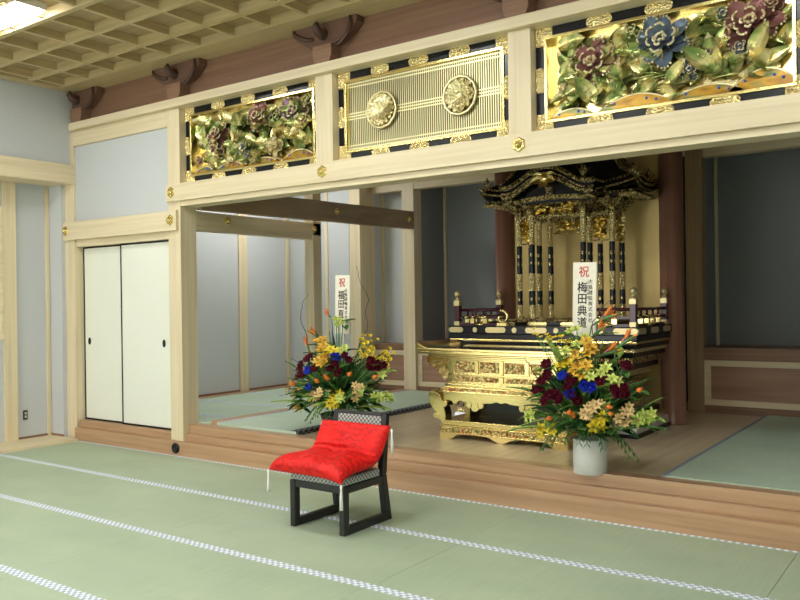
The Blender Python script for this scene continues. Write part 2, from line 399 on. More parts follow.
# ------------------------------------------------------------------ coffered ceiling
cl=MB(); cl.box(-1.88,XR,YR,.1,3.985,4.05); ceiling=struct('ceiling',cl,M_ceil)
SX,SY=.4437,.4584
ribs=MB(); x=-1.2234-SX
xs=[]
while x<XR: xs.append(x); x+=SX
ys=[]; y=-1.4563+SY*2
while y>YR: ys.append(y); y-=SY
rx=MB(); ry=MB()
for y in ys: rx.box(-1.88,XR,y-.026,y+.026,3.90,3.985)
for x in xs: ry.box(x-.02,x+.02,YR,0,3.912,3.985)
obj('ceiling_rib',rx,M_rib['x'],ceiling); obj('ceiling_rib',ry,M_rib['y'],ceiling)
obj('ceiling_border',bx(-1.88,XR,-.20,.10,3.895,3.985),M_rib['x'],ceiling); obj('ceiling_border',bx(-1.88,-1.74,YR,-.2,3.895,3.985),M_rib['y'],ceiling)
# ceiling lights
t=thing('ceiling_light','light panel on the side room ceiling, out of view behind the front beam','ceiling light',(-.75,2.1,3.4))
m=MB(); m.box(-.75-.13,-.75+.13,2.1-.5,2.1+.5,3.33,3.399); obj('light_housing',m,M_white,t,bev=.004)
m=MB(); m.box(-.75-.118,-.75+.118,2.1-.485,2.1+.485,3.31,3.331); obj('light_diffuser',m,M_lampb,t,bev=.006)
for i,yc in enumerate((-1.675,-3.505,-5.345,-7.175)):
    for j,xc in enumerate((-.13,2.532,5.195)):
        vis=(i==0 and j==0)
        t=thing('ceiling_light','white fluorescent light panel set in the coffered ceiling' if vis else 'matching light panel further back in the coffered ceiling, beyond the picture','ceiling light',(xc,yc,3.985),None if vis else 'ceiling lights beyond the picture')
        m=MB(); m.box(xc-.385,xc+.385,yc-.135,yc+.135,3.925,3.984); obj('light_housing',m,M_white,t,bev=.004)
        m=MB(); m.box(xc-.37,xc+.37,yc-.118,yc+.118,3.903,3.926); obj('light_diffuser',m,M_lamp,t,bev=.006)

# ------------------------------------------------------------------ other walls of the hall
struct('wall_right',bx(XR,XR+.1,YR,4.6,0,4.05),M_cloth)
wr=MB(); wr.box(-2.35,XR,YR-.1,YR,2.75,4.05); wr.box(2.6,XR,YR-.1,YR,0,2.75); wr.box(-2.35,-1.9,YR-.1,YR,0,2.75)
struct('wall_rear',wr,M_cloth)

# ------------------------------------------------------------------ altar platform
ZF=.29; ZT=.325
struct('floor_altar',bx(0,XR,.2,4.5,.10,ZF),M_plank)
tl=MB(); tl.box(.27,1.33,.201,3.52,ZF,ZT); pf=struct('floor_tatami_left',tl,M_tat2)
obj('mat_border',bx(1.33,1.345,.201,3.52,ZF,ZT+.001),M_herib,pf,'black dotted cloth border'); obj('mat_border',bx(1.255,1.345,.201,3.52,ZT,ZT+.003),M_herib,pf,'black dotted cloth border')
obj('mat_border',bx(.27,.30,.201,3.52,ZT,ZT+.003),M_heri,pf,'pale patterned cloth border')
tl=MB(); tl.box(-1.65,.13,.2,3.4,.10,ZT-.01)
pl=struct('floor_side_room',tl,M_tat2)
for y in (.55,1.44,2.35): obj('mat_border',bx(-1.5,.13,y-.03,y+.03,ZT-.01,ZT-.006),M_heri,pl,'pale patterned cloth border')
obj('floor_board',bx(-1.65,-1.5,.2,3.3,ZT-.01,ZT-.002),AMB['y'],pl)
trim(bx(.13,.27,.25,3.52,ZF-.1,ZT+.006),AMB['y'],.003)
tr=MB(); tr.box(4.70,XR,.201,3.48,ZF,ZF+.02); pr_=struct('floor_tatami_right',tr,M_tat2)
obj('mat_border',bx(4.672,4.70,.201,3.48,ZF,ZF+.022),M_herig,pr_,'slate blue cloth border')

# left side room
wsr=struct('wall_side_room',bx(-1.75,-1.65,.14,3.5,.1,3.4),M_cloth)
trim(bx(-1.65,-1.625,2.30,2.45,ZT-.01,3.4),HIN['z']); trim(bx(-1.65,-1.625,3.21,3.27,ZT-.01,3.4),HIN['z'],.002)
struct('baseboard_side_room',bx(-1.649,-1.635,.2,3.21,ZT,ZT+.022),BRN['y'])
struct('wall_side_back',bx(-1.65,-.53,3.3,3.4,.1,3.4),M_cloth)
trim(bx(-.967,-.912,3.285,3.3,.3,3.4),HIN['z'],.002)
trim(bx(-.54,-.35,3.3,3.62,.1,3.4),HIN['z'])
lt=trim(bx(-.10,-.0,.2,2.10,2.30,2.445),HIN['y'])
for y in (.62,1.98): hexcover(lt,-.0,y,2.375,.045,'+x')
trim(bx(-.11,-.012,.2,2.0,2.25,2.30),HIN['y'])
db=trim(MB().prism([(0,.2),(.09,.2),(.365,3.555),(.275,3.555)],'z',2.455,2.685),TANSHADE['y'])  # unlit hinoki beam, its shade put into the tan colour
for y in (2.12,3.45): hexcover(db,.085+.275*(y-.2)/3.355,y,2.58,.045,'+x')
trim(bx(-.14,.0,1.965,2.11,.2,3.4),HIN['z'])
trim(bx(.17,.36,3.55,3.73,.2,3.4),HIN['z'])
# header over the niches, niches
trim(bx(-1.65,XR,3.56,3.70,2.985,3.4),HIN['x'])
struct('ceiling_altar',bx(-1.75,XR,.2,4.5,3.4,3.5),TANSHADE['x'])
def niche(nm,x0,x1,yf,yb,zt=.975):
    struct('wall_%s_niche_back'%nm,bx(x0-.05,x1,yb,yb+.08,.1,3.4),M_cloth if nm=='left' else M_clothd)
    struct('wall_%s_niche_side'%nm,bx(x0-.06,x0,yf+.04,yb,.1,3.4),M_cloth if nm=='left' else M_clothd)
    trim(bx(x0,x0+.03,yb-.04,yb,zt,3.4),HIN['z'],.002)
    lg=struct('ledge_%s_niche'%nm,bx(x0,x1,yf,yb,.845,zt),BRN['x'],.003)
    f=MB(); f.box(x0,x1,yf+.01,yf+.06,.783,.845); f.box(x0,x1,yf+.01,yf+.06,.373,.435); f.box(x0,x0+.07,yf+.01,yf+.06,.435,.783)
    n=max(1,round((x1-x0)/1.7))
    for i in range(1,n): q=x0+(x1-x0)*i/n; f.box(q-.035,q+.035,yf+.01,yf+.06,.435,.783)
    obj('panel_frame',f,HIN['x'],lg); obj('wainscot_panel',bx(x0,x1,yf+.03,yf+.07,.43,.79),M_panelwood,lg); obj('plinth',bx(x0,x1,yf+.005,yf+.08,ZF-.1,.373),BRN['x'],lg)
niche('left',-.355,.17,3.55,3.82,.93)
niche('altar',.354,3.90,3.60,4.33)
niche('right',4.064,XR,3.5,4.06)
trim(bx(3.90,4.07,3.5,3.66,.2,3.4),TANSHADE['z'])  # hinoki post with its shade painted in as tan
trim(bx(3.872,3.897,3.5,3.58,ZF+.1,3.0),M_black,.001)  # black strip added in place of the shadow gap beside the post
# gold wall and round pillars behind the altar
struct('wall_gold',bx(2.24,4.02,2.62,2.68,ZF,3.4),M_goldm)
for x in (2.22,4.02):
    m=MB(); m.lathe([(.125,0),(.125,.02),(.115,.03),(.112,3.1)],(x,2.62,ZF),n=32); struct('pillar_altar',m,ROSE['z'])

# ------------------------------------------------------------------ carved transom panels
def fitting(cx,cz,w,h,y,vert=False):
    m=MB(); n=7
    pts=[]
    for i in range(n+1):
        a=-PI/2+PI*i/n; pts.append((w/2-h*.35+h*.45*math.cos(a),h/2*math.sin(a)))
    pts=pts+[(-p[0],-p[1]) for p in pts]
    if vert: pts=[(p[1],p[0]) for p in pts][::-1]
    m.prism([(cx+p[0],cz+p[1]) for p in pts],'y',y-.009,y)
    return m
def panel_frame(t,x0,x1,z0,z1,yf,fw):
    f=MB(); f.box(x0,x1,yf,yf+.045,z0,z0+fw); f.box(x0,x1,yf,yf+.045,z1-fw,z1); f.box(x0,x0+fw,yf,yf+.045,z0+fw,z1-fw); f.box(x1-fw,x1,yf,yf+.045,z0+fw,z1-fw)
    fr=obj('panel_frame',f,M_black,t,'black lacquer frame',bev=.003)
    w=x1-x0; L_=.135
    for cx,sx in ((x0,1),(x1,-1)):
        for cz,sz in ((z0,1),(z1,-1)):
            m=MB(); a,b=sorted((cx,cx+sx*L_)); c,d=sorted((cz,cz+sz*fw)); m.box(a,b,yf-.009,yf,c,d)
            a,b=sorted((cx,cx+sx*fw)); c,d=sorted((cz+sz*fw,cz+sz*L_)); m.box(a,b,yf-.009,yf,c,d)
            obj('corner_fitting',m,M_goldcv,fr,'chased gold corner fitting',bev=.003)
    for i in range(3):
        cx=x0+w*(.27+.23*i)
        for cz in (z0+fw/2,z1-fw/2): obj('gold_fitting',fitting(cx,cz,.175,fw*1.02,yf),M_goldcv,fr,'chased gold fitting',bev=.002)
    for cx in (x0+fw/2,x1-fw/2): obj('gold_fitting',fitting(cx,(z0+z1)/2,.17,fw*1.0,yf,True),M_goldcv,fr,'chased gold fitting',bev=.002)
    b=MB(); g=.022; X0,X1,Z0,Z1=x0+fw,x1-fw,z0+fw,z1-fw
    b.box(X0,X1,yf-.012,yf+.088,Z0,Z0+g); b.box(X0,X1,yf-.012,yf+.088,Z1-g,Z1); b.box(X0,X0+g,yf-.012,yf+.088,Z0+g,Z1-g); b.box(X1-g,X1,yf-.012,yf+.088,Z0+g,Z1-g)
    obj('inner_border',b,M_gold,t,'gold inner border',bev=.003)
    return X0+g,X1-g,Z0+g,Z1-g
def peony(t,x,z,r,mat,y0,rr,bud=False):
    m=MB(); fwd=Vector((0,-1,.35))
    if bud:
        rows=((6,0,5.3,.75,.5,.0),(4,.2,5.,.5,1.1,.02))
    else:
        rows=((9,0.,5.59,1.0,.12,-.02),(6,.35,5.6,.66,.45,.015),(4,.6,4.6,.36,.9,.035))
    for n,a0,a1,sc,cup,lift in rows:
        for k in range(n):
            a=a0+(a1-a0)*k/(n-1)+rr.uniform(-.15,.15)
            d=Vector((math.cos(a),-.30-lift*6+rr.uniform(-.1,.1),math.sin(a)*.72)).normalized()
            c=Vector((x,y0-lift,z)); L_=r*sc*rr.uniform(.85,1.12); W_=r*sc*.31
            m.petal(c,d,fwd,L_,W_,cup*.45,0,None,7,.62,.3,0,True)
            up=(fwd-d*fwd.dot(d)).normalized(); sd=d.cross(up)
            for q in (-.72,-.36,0,.36,.72):
                p=c+d*(L_*(.97-.16*q*q)*(1-.1*cup))+up*(L_*cup*.42+W_*q*q*.35)+sd*(W_*q*.95)
                m.ball(p,r*.05,1,6,4)
    for k in range(7):
        a=2*PI*k/7; m.ball((x+r*.16*math.cos(a),y0-r*.30,z+r*.10*math.sin(a)+r*.1),r*.075,1,6,4)
    return obj('carved_bud' if bud else 'carved_peony',m,[mat,M_pale],t,'carved lacquer flower with gilt edges')
def carved_panel(x0,x1,z0,z1,yf,label,flowers,seed,nleaf,mounds):
    rr=random.Random(seed)
    t=thing('carved_panel',label,'carved panel',(x0,yf+.045,z0))
    a,b,c,d=panel_frame(t,x0,x1,z0,z1,yf,.068)
    obj('gold_backing',bx(a-.02,b+.02,yf+.088,yf+.10,c-.02,d+.02),M_goldback,t,'plain gold backing')
    yb=yf+.086
    for (x,z,r,mat,bud) in flowers: peony(t,x,z,r,mat,yb-.05,rr,bud)
    lv=MB()
    # leafy branches, spread over the whole field
    nx=max(4,round((b-a)/.135)); nz=4
    for i in range(nx):
        for j in range(nz):
          for rep in range(2):
            x=a+.03+(b-a-.06)*(i+rr.uniform(.1,.9))/nx; z=c+.07+(d-c-.10)*(j+rr.uniform(.1,.9))/nz
            near=any(((x-f[0])**2+(z-f[1])**2)<(f[2]*.6)**2 for f in flowers)
            if rep and (near or rr.random()<.35): continue
            a0=rr.choice((.3,2.8,.9,-.4,3.5,1.6))+rr.uniform(-.4,.4); ln=rr.uniform(.15,.25)
            n=rr.choice((1,2,2,3))
            for k in range(n):
                an=a0+(k-(n-1)/2)*.7
                dd=Vector((math.cos(an),rr.uniform(-.4,.05),math.sin(an)*.75))
                if not (a+.01<x+ln*dd.x<b-.01): dd.x*=-1
                if not (c+.01<z+ln*dd.z<d-.01): dd.z*=-1
                if not (a+.01<x+ln*dd.x<b-.01 and c+.01<z+ln*dd.z<d-.01): continue
                y=yb-(.012 if near else rr.uniform(.0,.05))
                lv.petal((x,y,z),dd,(rr.uniform(-.3,.3),-1,rr.uniform(-.3,.5)),ln,ln*rr.uniform(.20,.29),rr.uniform(-.2,.25),0,1 if rr.random()<.5 else 0,7,.85,.22)
    for i in range(nleaf//5):
        x=rr.uniform(a+.18,b-.18); z=rr.uniform(c+.1,d-.15); an=rr.uniform(-.6,.6)
        lv.tube([(x-.12,yb-.03,z),(x,yb-.05,z+.04*math.sin(an)),(x+.12,yb-.03,z+.1*math.sin(an))],.009,0,6)
    obj('carved_leaves',lv,[M_cleaf,M_pale],t,'carved green and gold leaves')
    for (x,w,h) in mounds:
        m=MB(); n=14; lo=[];hi=[]
        for i in range(n+1):
            u=-1+2*i/n; lo.append((x+w*u,c-.002)); hi.append((x+w*u,c+h*(math.cos(u*PI/2)**.8)*(1+.18*u)+.004))
        m.strip(lo,hi,'y',yb-.07,yb); m.tube([(p[0],yb-.068,p[1]) for p in hi[1:-1]],.006,2,6)
        for q in (-.5,.35,.6): m.ball((x+w*q,yb-.073,c+h*.72*math.cos(q*PI/2)),.009,1,8,5)
        obj('carved_rock',m,[M_mound,M_bluedot,M_pale],t,'amber lacquered rock mound with blue dots')
PK,BL,PU=M_ppink,M_pblue,M_ppurp
carved_panel(.004,1.79,2.70,3.455,.08,'gilded carved peony panel nearest the sliding doors, over the left bay',
 [(1.02,3.24,.16,PK,0),(.45,3.14,.15,PK,0),(.42,3.02,.12,PK,0),(1.46,3.20,.17,PU,0),(.82,2.99,.10,BL,0),(.86,2.90,.07,BL,1),(1.24,3.21,.08,M_cleaf,1),(1.62,3.30,.09,M_cleaf,1),(.20,2.92,.08,PK,1),(1.2,2.95,.11,M_pale,0),(.62,2.86,.08,M_pale,1)],3,62,[(.25,.14,.06),(.62,.2,.07),(1.05,.2,.06),(1.50,.2,.08)])
carved_panel(3.845,5.626,2.70,3.455,.08,'gilded carved panel of red and blue peonies right of the lattice, above the altar',
 [(4.27,3.14,.18,PK,0),(4.75,3.20,.19,BL,0),(5.30,3.20,.19,PK,0),(5.01,3.06,.085,PU,1),(5.24,3.06,.085,BL,1),(5.14,3.29,.08,BL,1),(4.05,3.00,.07,M_pale,1),(4.93,2.98,.08,BL,0),(5.42,3.30,.08,PK,0),(4.55,3.30,.09,M_cleaf,1)],11,70,[(4.10,.17,.055),(4.55,.26,.085),(5.02,.24,.07),(5.36,.20,.115)])
# lattice panel with two crests
t=thing('lattice_panel','gold lattice panel with two round crests between the carved peony panels','lattice panel',(1.99,.125,2.70))
a,b,c,d=panel_frame(t,1.99,3.656,2.70,3.455,.08,.068)
obj('gold_backing',bx(a-.02,b+.02,.14,.15,c-.02,d+.02),plain('lattice_ground',(.045,.045,.022),.6,0.),t)
m=MB(); n=74
for i in range(n+1): x=a+.006+(b-a-.012)*i/n; m.box(x-.0036,x+.0036,.100,.106,c,d)
for z in (c+.012,c+.04,d-.012,d-.04,(c+d)/2,(c+d)/2-.024,(c+d)/2+.024): m.box(a,b,.094,.10,z-.005,z+.005)
obj('lattice_bars',m,plain('lattice_gilt',(.84,.76,.44),.42,.9),t,'fine upright gold bars')
for cx,kind in ((2.45,0),(3.20,1)):
    cz=3.085; m=MB(); y=.075; r=.145
    ring=[]
    for i in range(37):
        q=2*PI*i/36; rad=r*(1+.02*math.cos(q*12)); ring.append((cx+rad*math.cos(q),y,cz+rad*math.sin(q)))
    m.tube(ring,.011,0,8,False)
    if kind==0:
        for k in range(5):
            q=PI/2+(k-2)*.42; m.petal((cx,y,cz-.05),(math.cos(q),-.1,math.sin(q)),(0,-1,0),.13,.03,.1,0,None,5)
        for k in range(10):
            q=PI+(k+.5)*PI/10; m.petal((cx+.1*math.cos(q)*.3,y,cz+.02),(math.cos(q),-.15,math.sin(q)),(0,-1,0),.12,.022,.15,0,None,5)
        for k in range(14):
            q=2*PI*k/14; m.petal((cx+.06*math.cos(q),y,cz+.06*math.sin(q)),(math.cos(q+.6),-.05,math.sin(q+.6)),(0,-1,0),.085,.026,.12,0,None,4)
        for k in range(18): q=2*PI*k/18; m.ball((cx+r*.82*math.cos(q),y-.01,cz+r*.82*math.sin(q)),.016,0,6,4)
        m.ball((cx,y-.006,cz),(.03,.012,.03),0,8,5)
    else:
        for k in range(4):
            q=PI/2*k; 
            for dq in (-.5,0,.5): m.petal((cx,y,cz),(math.cos(q+dq),-.12,math.sin(q+dq)),(0,-1,0),.12,.03,.12,0,None,5)
        for k in range(4):
            q=PI/2*k; p=[(cx+.13*math.cos(q),y,cz+.13*math.sin(q)),(cx+.13*math.cos(q+PI/2),y,cz+.13*math.sin(q+PI/2))]; m.tube(p,.009,0,6)
        for k in range(12):
            q=2*PI*k/12; m.petal((cx+.07*math.cos(q),y,cz+.07*math.sin(q)),(math.cos(q-.7),-.05,math.sin(q-.7)),(0,-1,0),.075,.022,.12,0,None,4)
        for k in range(22): q=2*PI*k/22; m.ball((cx+.085*math.cos(q),y-.014,cz+.085*math.sin(q)),.013,0,6,4)
        m.ball((cx,y-.008,cz),(.03,.012,.03),0,8,5)
    obj('round_crest',m,M_crest,t,'gold roundel of clustered leaves' if kind==0 else 'gold roundel with a lozenge of petals')

# ------------------------------------------------------------------ low chair and cushion
CX0,CX1,CYF,CYB=2.625,3.10,-1.255,-.80
ch=thing('low_chair','low black wooden chair with woven seat carrying the red cushion','chair',(2.86,-1.03,0))
m=MB(); m.box(CX0+.005,CX1-.005,CYF-.0,-.86,.318,.372); obj('seat',m,M_seat,ch,'grey and white woven check seat',bev=.012)
m=MB(); m.box(CX0+.045,CX1-.045,CYF+.008,CYF+.045,.268,.317); obj('front_rail',m,M_blackm,ch,bev=.004)
m=MB(); m.box(CX0+.045,CX1-.045,-.89,-.85,.268,.317); obj('rear_rail',m,M_blackm,ch,bev=.004)
for a,b in ((CX0,CX0+.045),(CX1-.045,CX1)):
    obj('leg',bx(a,b,CYF,CYF+.055,0,.317),M_blackm,ch,bev=.006)
    m=MB(); m.prism([(-.80,0),(-.735,0),(-.79,.32),(-.845,.32)],'x',a,b); obj('leg',m,M_blackm,ch,bev=.006)
    obj('floor_runner',bx(a,b,CYF+.055,-.795,.0,.052),M_blackm,ch,bev=.005)
    obj('side_rail',bx(a,b,CYF+.056,-.842,.268,.317),M_blackm,ch,bev=.004)
    m=MB(); m.prism([(-.845,.32),(-.79,.32),(-.745,.735),(-.785,.735)],'x',a,b); obj('back_post',m,M_blackm,ch,bev=.006)
m=MB(); m.prism([(-.788,.712),(-.754,.712),(-.748,.735),(-.785,.735)],'x',CX0+.045,CX1-.045); obj('top_rail',m,M_blackm,ch,bev=.005)
m=MB(); m.prism([(-.825,.40),(-.800,.40),(-.765,.712),(-.788,.712)],'x',CX0+.046,CX1-.046); obj('back_panel',m,M_seat,ch,'grey and white woven check back')

def cushion():
    path=[(-1.325,.405),(-1.28,.428),(-1.18,.440),(-1.07,.440),(-.985,.445),(-.925,.478),(-.885,.545),(-.855,.61),(-.836,.662)]
    def P(v):
        f=v*(len(path)-1); i=min(int(f),len(path)-2); t=f-i
        g=lambda k: Vector((0,*path[max(0,min(len(path)-1,k))]))
        a,b,c,d=g(i-1),g(i),g(i+1),g(i+2)
        return .5*((2*b)+(c-a)*t+(2*a-5*b+4*c-d)*t*t+(3*b-a-3*c+d)*t**3)
    NU,NV=40,64; top=[];bot=[]
    for j in range(NV+1):
        v=j/NV; p=P(v); tg=(P(min(1,v+.01))-P(max(0,v-.01))).normalized(); nr=Vector((0,-tg.z,tg.y))
        hw=.318-.016*v; xc=2.822+.048*v
        for i in range(NU+1):
            u=-1+2*i/NU
            e=max(0,(1-abs(u)**7))**.5*max(0,(1-abs(2*v-1)**7))**.5
            pin=1-.06*(1-abs(u)**2)*abs(2*v-1)**3
            th=(.058-.012*abs(u)**2)*e+.004
            wr=.013*math.sin(52*v+2.2*u+.8*math.sin(5*u))*math.exp(-((v-.60)/.085)**2)*e+.006*math.sin(11*v+7*u)*e+.004*math.sin(23*u-9*v)*e*abs(2*v-1)
            tuft=-.034*math.exp(-((u/.16)**2+((v-.48)/.07)**2))
            edge=.5+.5*abs(2*v-1)**2
            x=xc+u*hw*(1-.045*(1-(2*v-1)**2)); q=p+Vector((x,0,0))
            dr=-(.012 if u<0 else .042)*abs(u)**3*(1-v)**3-.008*(1-v)**6
            q.z+=dr
            top.append(q+nr*(th+wr+tuft)); bot.append(q-nr*th)
    m=MB(); n=NU+1; off=len(top); fs=[]
    for j in range(NV):
        for i in range(NU):
            a=j*n+i; fs.append((a,a+1,a+n+1,a+n)); fs.append((off+a,off+a+n,off+a+n+1,off+a+1))
    rim=[i for i in range(n)]+[j*n+NU for j in range(1,NV+1)]+[NV*n+i for i in range(NU-1,-1,-1)]+[j*n for j in range(NV-1,0,-1)]
    for a,b in zip(rim,rim[1:]+rim[:1]): fs.append((a,off+a,off+b,b))
    m.add(top+bot,fs,0,True); return m,top,n,NU,NV
m,tp,n,NU,NV=cushion()
cu=thing('floor_cushion','bright red silk cushion with white tassels draped over the low chair','cushion',(2.84,-1.05,.385))
obj('cushion_body',m,M_red,cu)
def tassel(p,ln,lean=(0,0,-1)):
    m=MB(); p=Vector(p); d=Vector(lean).normalized()
    m.tube([p,p+d*.012,p+d*.03,p+d*ln*.5,p+d*ln],[.004,.009,.006,.009,.012],n=8); obj('tassel',m,M_tassel,cu,'white cord tassel')
tassel(tp[0]+Vector((0,-.006,-.004)),.15); tassel(tp[NU]+Vector((.004,-.008,-.004)),.16); tassel(tp[NV*n+NU]+Vector((.012,.0,-.02)),.17); tassel(tp[NV*n]+Vector((-.012,.0,-.02)),.15)
c=tp[int(NV*.48)*n+NU//2]; m=MB()
for k in range(5): m.tube([c+Vector((0,0,.004)),c+Vector((-.03+.018*k,-.02,.012)),c+Vector((-.06+.03*k,-.045+.006*k,.010))],[.006,.006,.004],n=6)
obj('tuft',m,M_tassel,cu,'white centre tuft')

# ------------------------------------------------------------------ gilded altar table
at_=thing('altar_table','low gilded altar table with scrolled legs in front of the shrine','table',(3.135,1.07,ZF))
X0,X1,Y0_,Y1_=2.53,3.74,.77,1.37
m=MB()
for (a,b,c,d) in ((X0,X1,Y0_,Y0_+.05),(X0,X1,Y1_-.05,Y1_)):
    N=48; lo=[];hi=[]
    for i in range(N+1):
        x=a+(b-a)*i/N; u=abs(2*i/N-1); q=abs(i/N-.5)
        foot=1 if u>.80 else (max(0,1-q/.11) if q<.11 else 0)
        if .70<u<=.80: foot=((u-.70)/.10)*.8
        lo.append((x,ZF+.048*(1-min(1,foot*1.15)))); hi.append((x,ZF+.06))
    m.strip(lo,hi,'y',c,d)
for a,b in ((X0,X0+.05),(X1-.05,X1)): m.box(a,b,Y0_+.05,Y1_-.05,ZF+.03,ZF+.06)
base=obj('base_foot_rail',m,M_gold,at_)
m=MB(); m.box(X0+.005,X1-.005,Y0_+.006,Y1_-.006,.35,.398); obj('base_carved_band',m,M_relief,at_,'gilded band carved with painted flowers')
m=MB(); m.box(X0-.004,X1+.004,Y0_-.004,Y1_+.004,.398,.412); m.box(X0+.012,X1-.012,Y0_+.012,Y1_-.012,.412,.442); m.box(X0+.0,X1-.0,Y0_,Y1_,.442,.456); m.box(X0-.004,X1+.004,Y0_-.004,Y1_+.004,.338,.352)
obj('base_moulding',m,M_gold,at_,bev=.003)
for sx in (-1,1):
    for (a,b) in ((Y0_-.01,Y0_+.10),(Y1_-.10,Y1_+.01)):
        cl_=[(.640,.698),(.655,.665),(.650,.625),(.625,.580),(.600,.535),(.590,.495),(.596,.470),(.60,.457)]
        wd=[.045,.062,.066,.060,.052,.052,.055,.05]
        lo=[];hi=[]
        for i,(p,w) in enumerate(zip(cl_,wd)):
            q=cl_[min(i+1,len(cl_)-1)]; r=cl_[max(i-1,0)]
            d=Vector((q[0]-r[0],q[1]-r[1])).normalized(); nn=Vector((-d.y,d.x))
            lo.append((3.135+sx*(p[0]+nn.x*w),p[1]+nn.y*w)); hi.append((3.135+sx*(p[0]-nn.x*w),p[1]-nn.y*w))
        m=MB(); m.strip(lo,hi,'y',a,b)
        m.tube([(3.135+sx*.632,a-.006,.492),(3.135+sx*.632,b+.006,.492)],.034,0,14); m.tube([(3.135+sx*.55,a-.004,.60),(3.135+sx*.55,b+.004,.60)],.03,0,14)
        m.tube([(3.135+sx*.69,a-.004,.675),(3.135+sx*.69,b+.004,.675)],.028,0,14)
        obj('scrolled_leg',m,M_gold,at_,bev=.006)
def apron(x0,x1,y0,y1,axis='y'):
    m=MB(); N=96; lo=[];hi=[]
    for i in range(N+1):
        t=i/N; x=x0+(x1-x0)*t; q=abs(t-.5)*2
        z=.635-.02*math.cos(t*PI*10)*.6
        z-=.085*math.exp(-((q-.42)/.10)**2)+.05*math.exp(-((q-.80)/.06)**2)+.02*math.exp(-(q/.05)**2)
        lo.append((x,z)); hi.append((x,.70))
    m.strip(lo,hi,axis,y0,y1); return m
m=apron(X0+.03,X1-.03,Y0_+.02,Y0_+.05)
for q in (.29,.71):
    cx=X0+(X1-X0)*q
    for k,(dx,dz,r) in enumerate(((0,.585,.04),(-.055,.60,.028),(.055,.60,.028))): m.tube([(cx+dx,Y0_+.012,dz),(cx+dx,Y0_+.052,dz)],r,0,14)
obj('scalloped_apron',m,M_gold,at_)
m=apron(Y0_+.05,Y1_-.05,X1-.075,X1-.045,'x'); m2=apron(Y0_+.05,Y1_-.05,X0+.045,X0+.075,'x'); m.add(m2.v,m2.f)
obj('side_apron',m,M_gold,at_)
obj('inner_board',bx(X0+.1,X1-.1,1.12,1.15,.456,.70),M_lacq,at_,'black lacquer inner board')
m=MB(); m.box(X0-.01,X1+.01,Y0_-.01,Y1_+.01,.698,.712); m.box(X0+.02,X1-.02,Y0_+.02,Y1_-.02,.736,.748); m.box(X0+.035,X1-.035,Y0_+.03,Y1_-.03,.748,.775); obj('waist_moulding',m,M_gold,at_,bev=.004)
m=MB(); m.box(X0+.008,X1-.008,Y0_+.008,Y1_-.008,.712,.737); obj('waist_carved_band',m,M_relief,at_,'band carved with painted flowers')
BX0,BX1,BY0,BY1=2.60,3.67,.80,1.34
obj('body',bx(BX0+.01,BX1-.01,BY0+.012,BY1-.012,.775,1.0),M_gold,at_)
f=MB(); f.box(BX0,BX1,BY0,BY1,.775,.792); f.box(BX0,BX1,BY0,BY1,.985,1.002); f.box(BX0,BX1,BY0,BY0+.02,.850,.868)
for x in (BX0,BX1-.045): f.box(x,x+.045,BY0,BY1,.792,.985)
for k in range(1,4): q=2.655+.24*k; f.box(q-.017,q+.017,BY0,BY0+.02,.868,.985)
f.box(3.135-.017,3.135+.017,BY0,BY0+.02,.792,.85)
obj('body_frame',f,M_gold,at_,bev=.003)
for k in range(4):
    q=2.655+.24*k; m=MB(); m.box(q+.028,q+.212,BY0+.003,BY0+.016,.88,.973); obj('carved_inset',m,M_relief,at_,'inset carved with painted flowers',bev=.008)
for a,b in ((2.672,3.10),(3.17,3.60)): m=MB(); m.box(a,b,BY0+.003,BY0+.016,.800,.843); obj('carved_inset',m,M_relief,at_,'long inset carved with painted flowers',bev=.008)
for k in range(2):
    m=MB(); q=BY0+.06+.24*k; m.box(BX1-.012,BX1-.002,q,q+.19,.88,.973); obj('carved_inset',m,M_relief,at_,'inset carved with painted flowers',bev=.004)
m=MB(); m.box(2.52,3.75,.76,1.38,1.002,1.02); m.box(2.44,3.83,.73,1.41,1.02,1.037); m.box(2.345,3.925,.70,1.44,1.037,1.066); m.box(2.338,3.932,.693,1.447,1.066,1.088)
for x,s in ((2.345,1),(3.925,-1)):
    m.prism([(x,1.09),(x+s*.11,1.09),(x+s*.05,1.108),(x+s*.012,1.135),(x-s*.012,1.128)],'y',.70,1.44)
obj('table_top',m,M_gold,at_,bev=.005)
obj('top_board',bx(2.36,3.91,.715,1.425,1.07,1.0905),M_lacq,at_,'black lacquer top surface')
for s in (-1,1):
    q=lambda x:3.135+s*x
    m=MB(); lo=[];hi=[]
    for i in range(11):
        t=i/10; x=.535+.235*t; lo.append((q(x),.79+.21*t**1.5+.030*math.sin(t*14))); hi.append((q(x),1.03))
    m.strip(lo,hi,'y',.85,.885)
    rr=random.Random(5)
    for k in range(46):
        x=rr.uniform(.55,.75); z=rr.uniform(.83+.7*max(0,x-.57),1.01); m.petal((q(x),.85,z),(rr.uniform(-1,1),-.3,rr.uniform(-1,1)),(0,-1,0),.055,.018,.4)
    obj('carved_wing',m,M_goldcv,at_,'openwork carved gilt wing bracket')

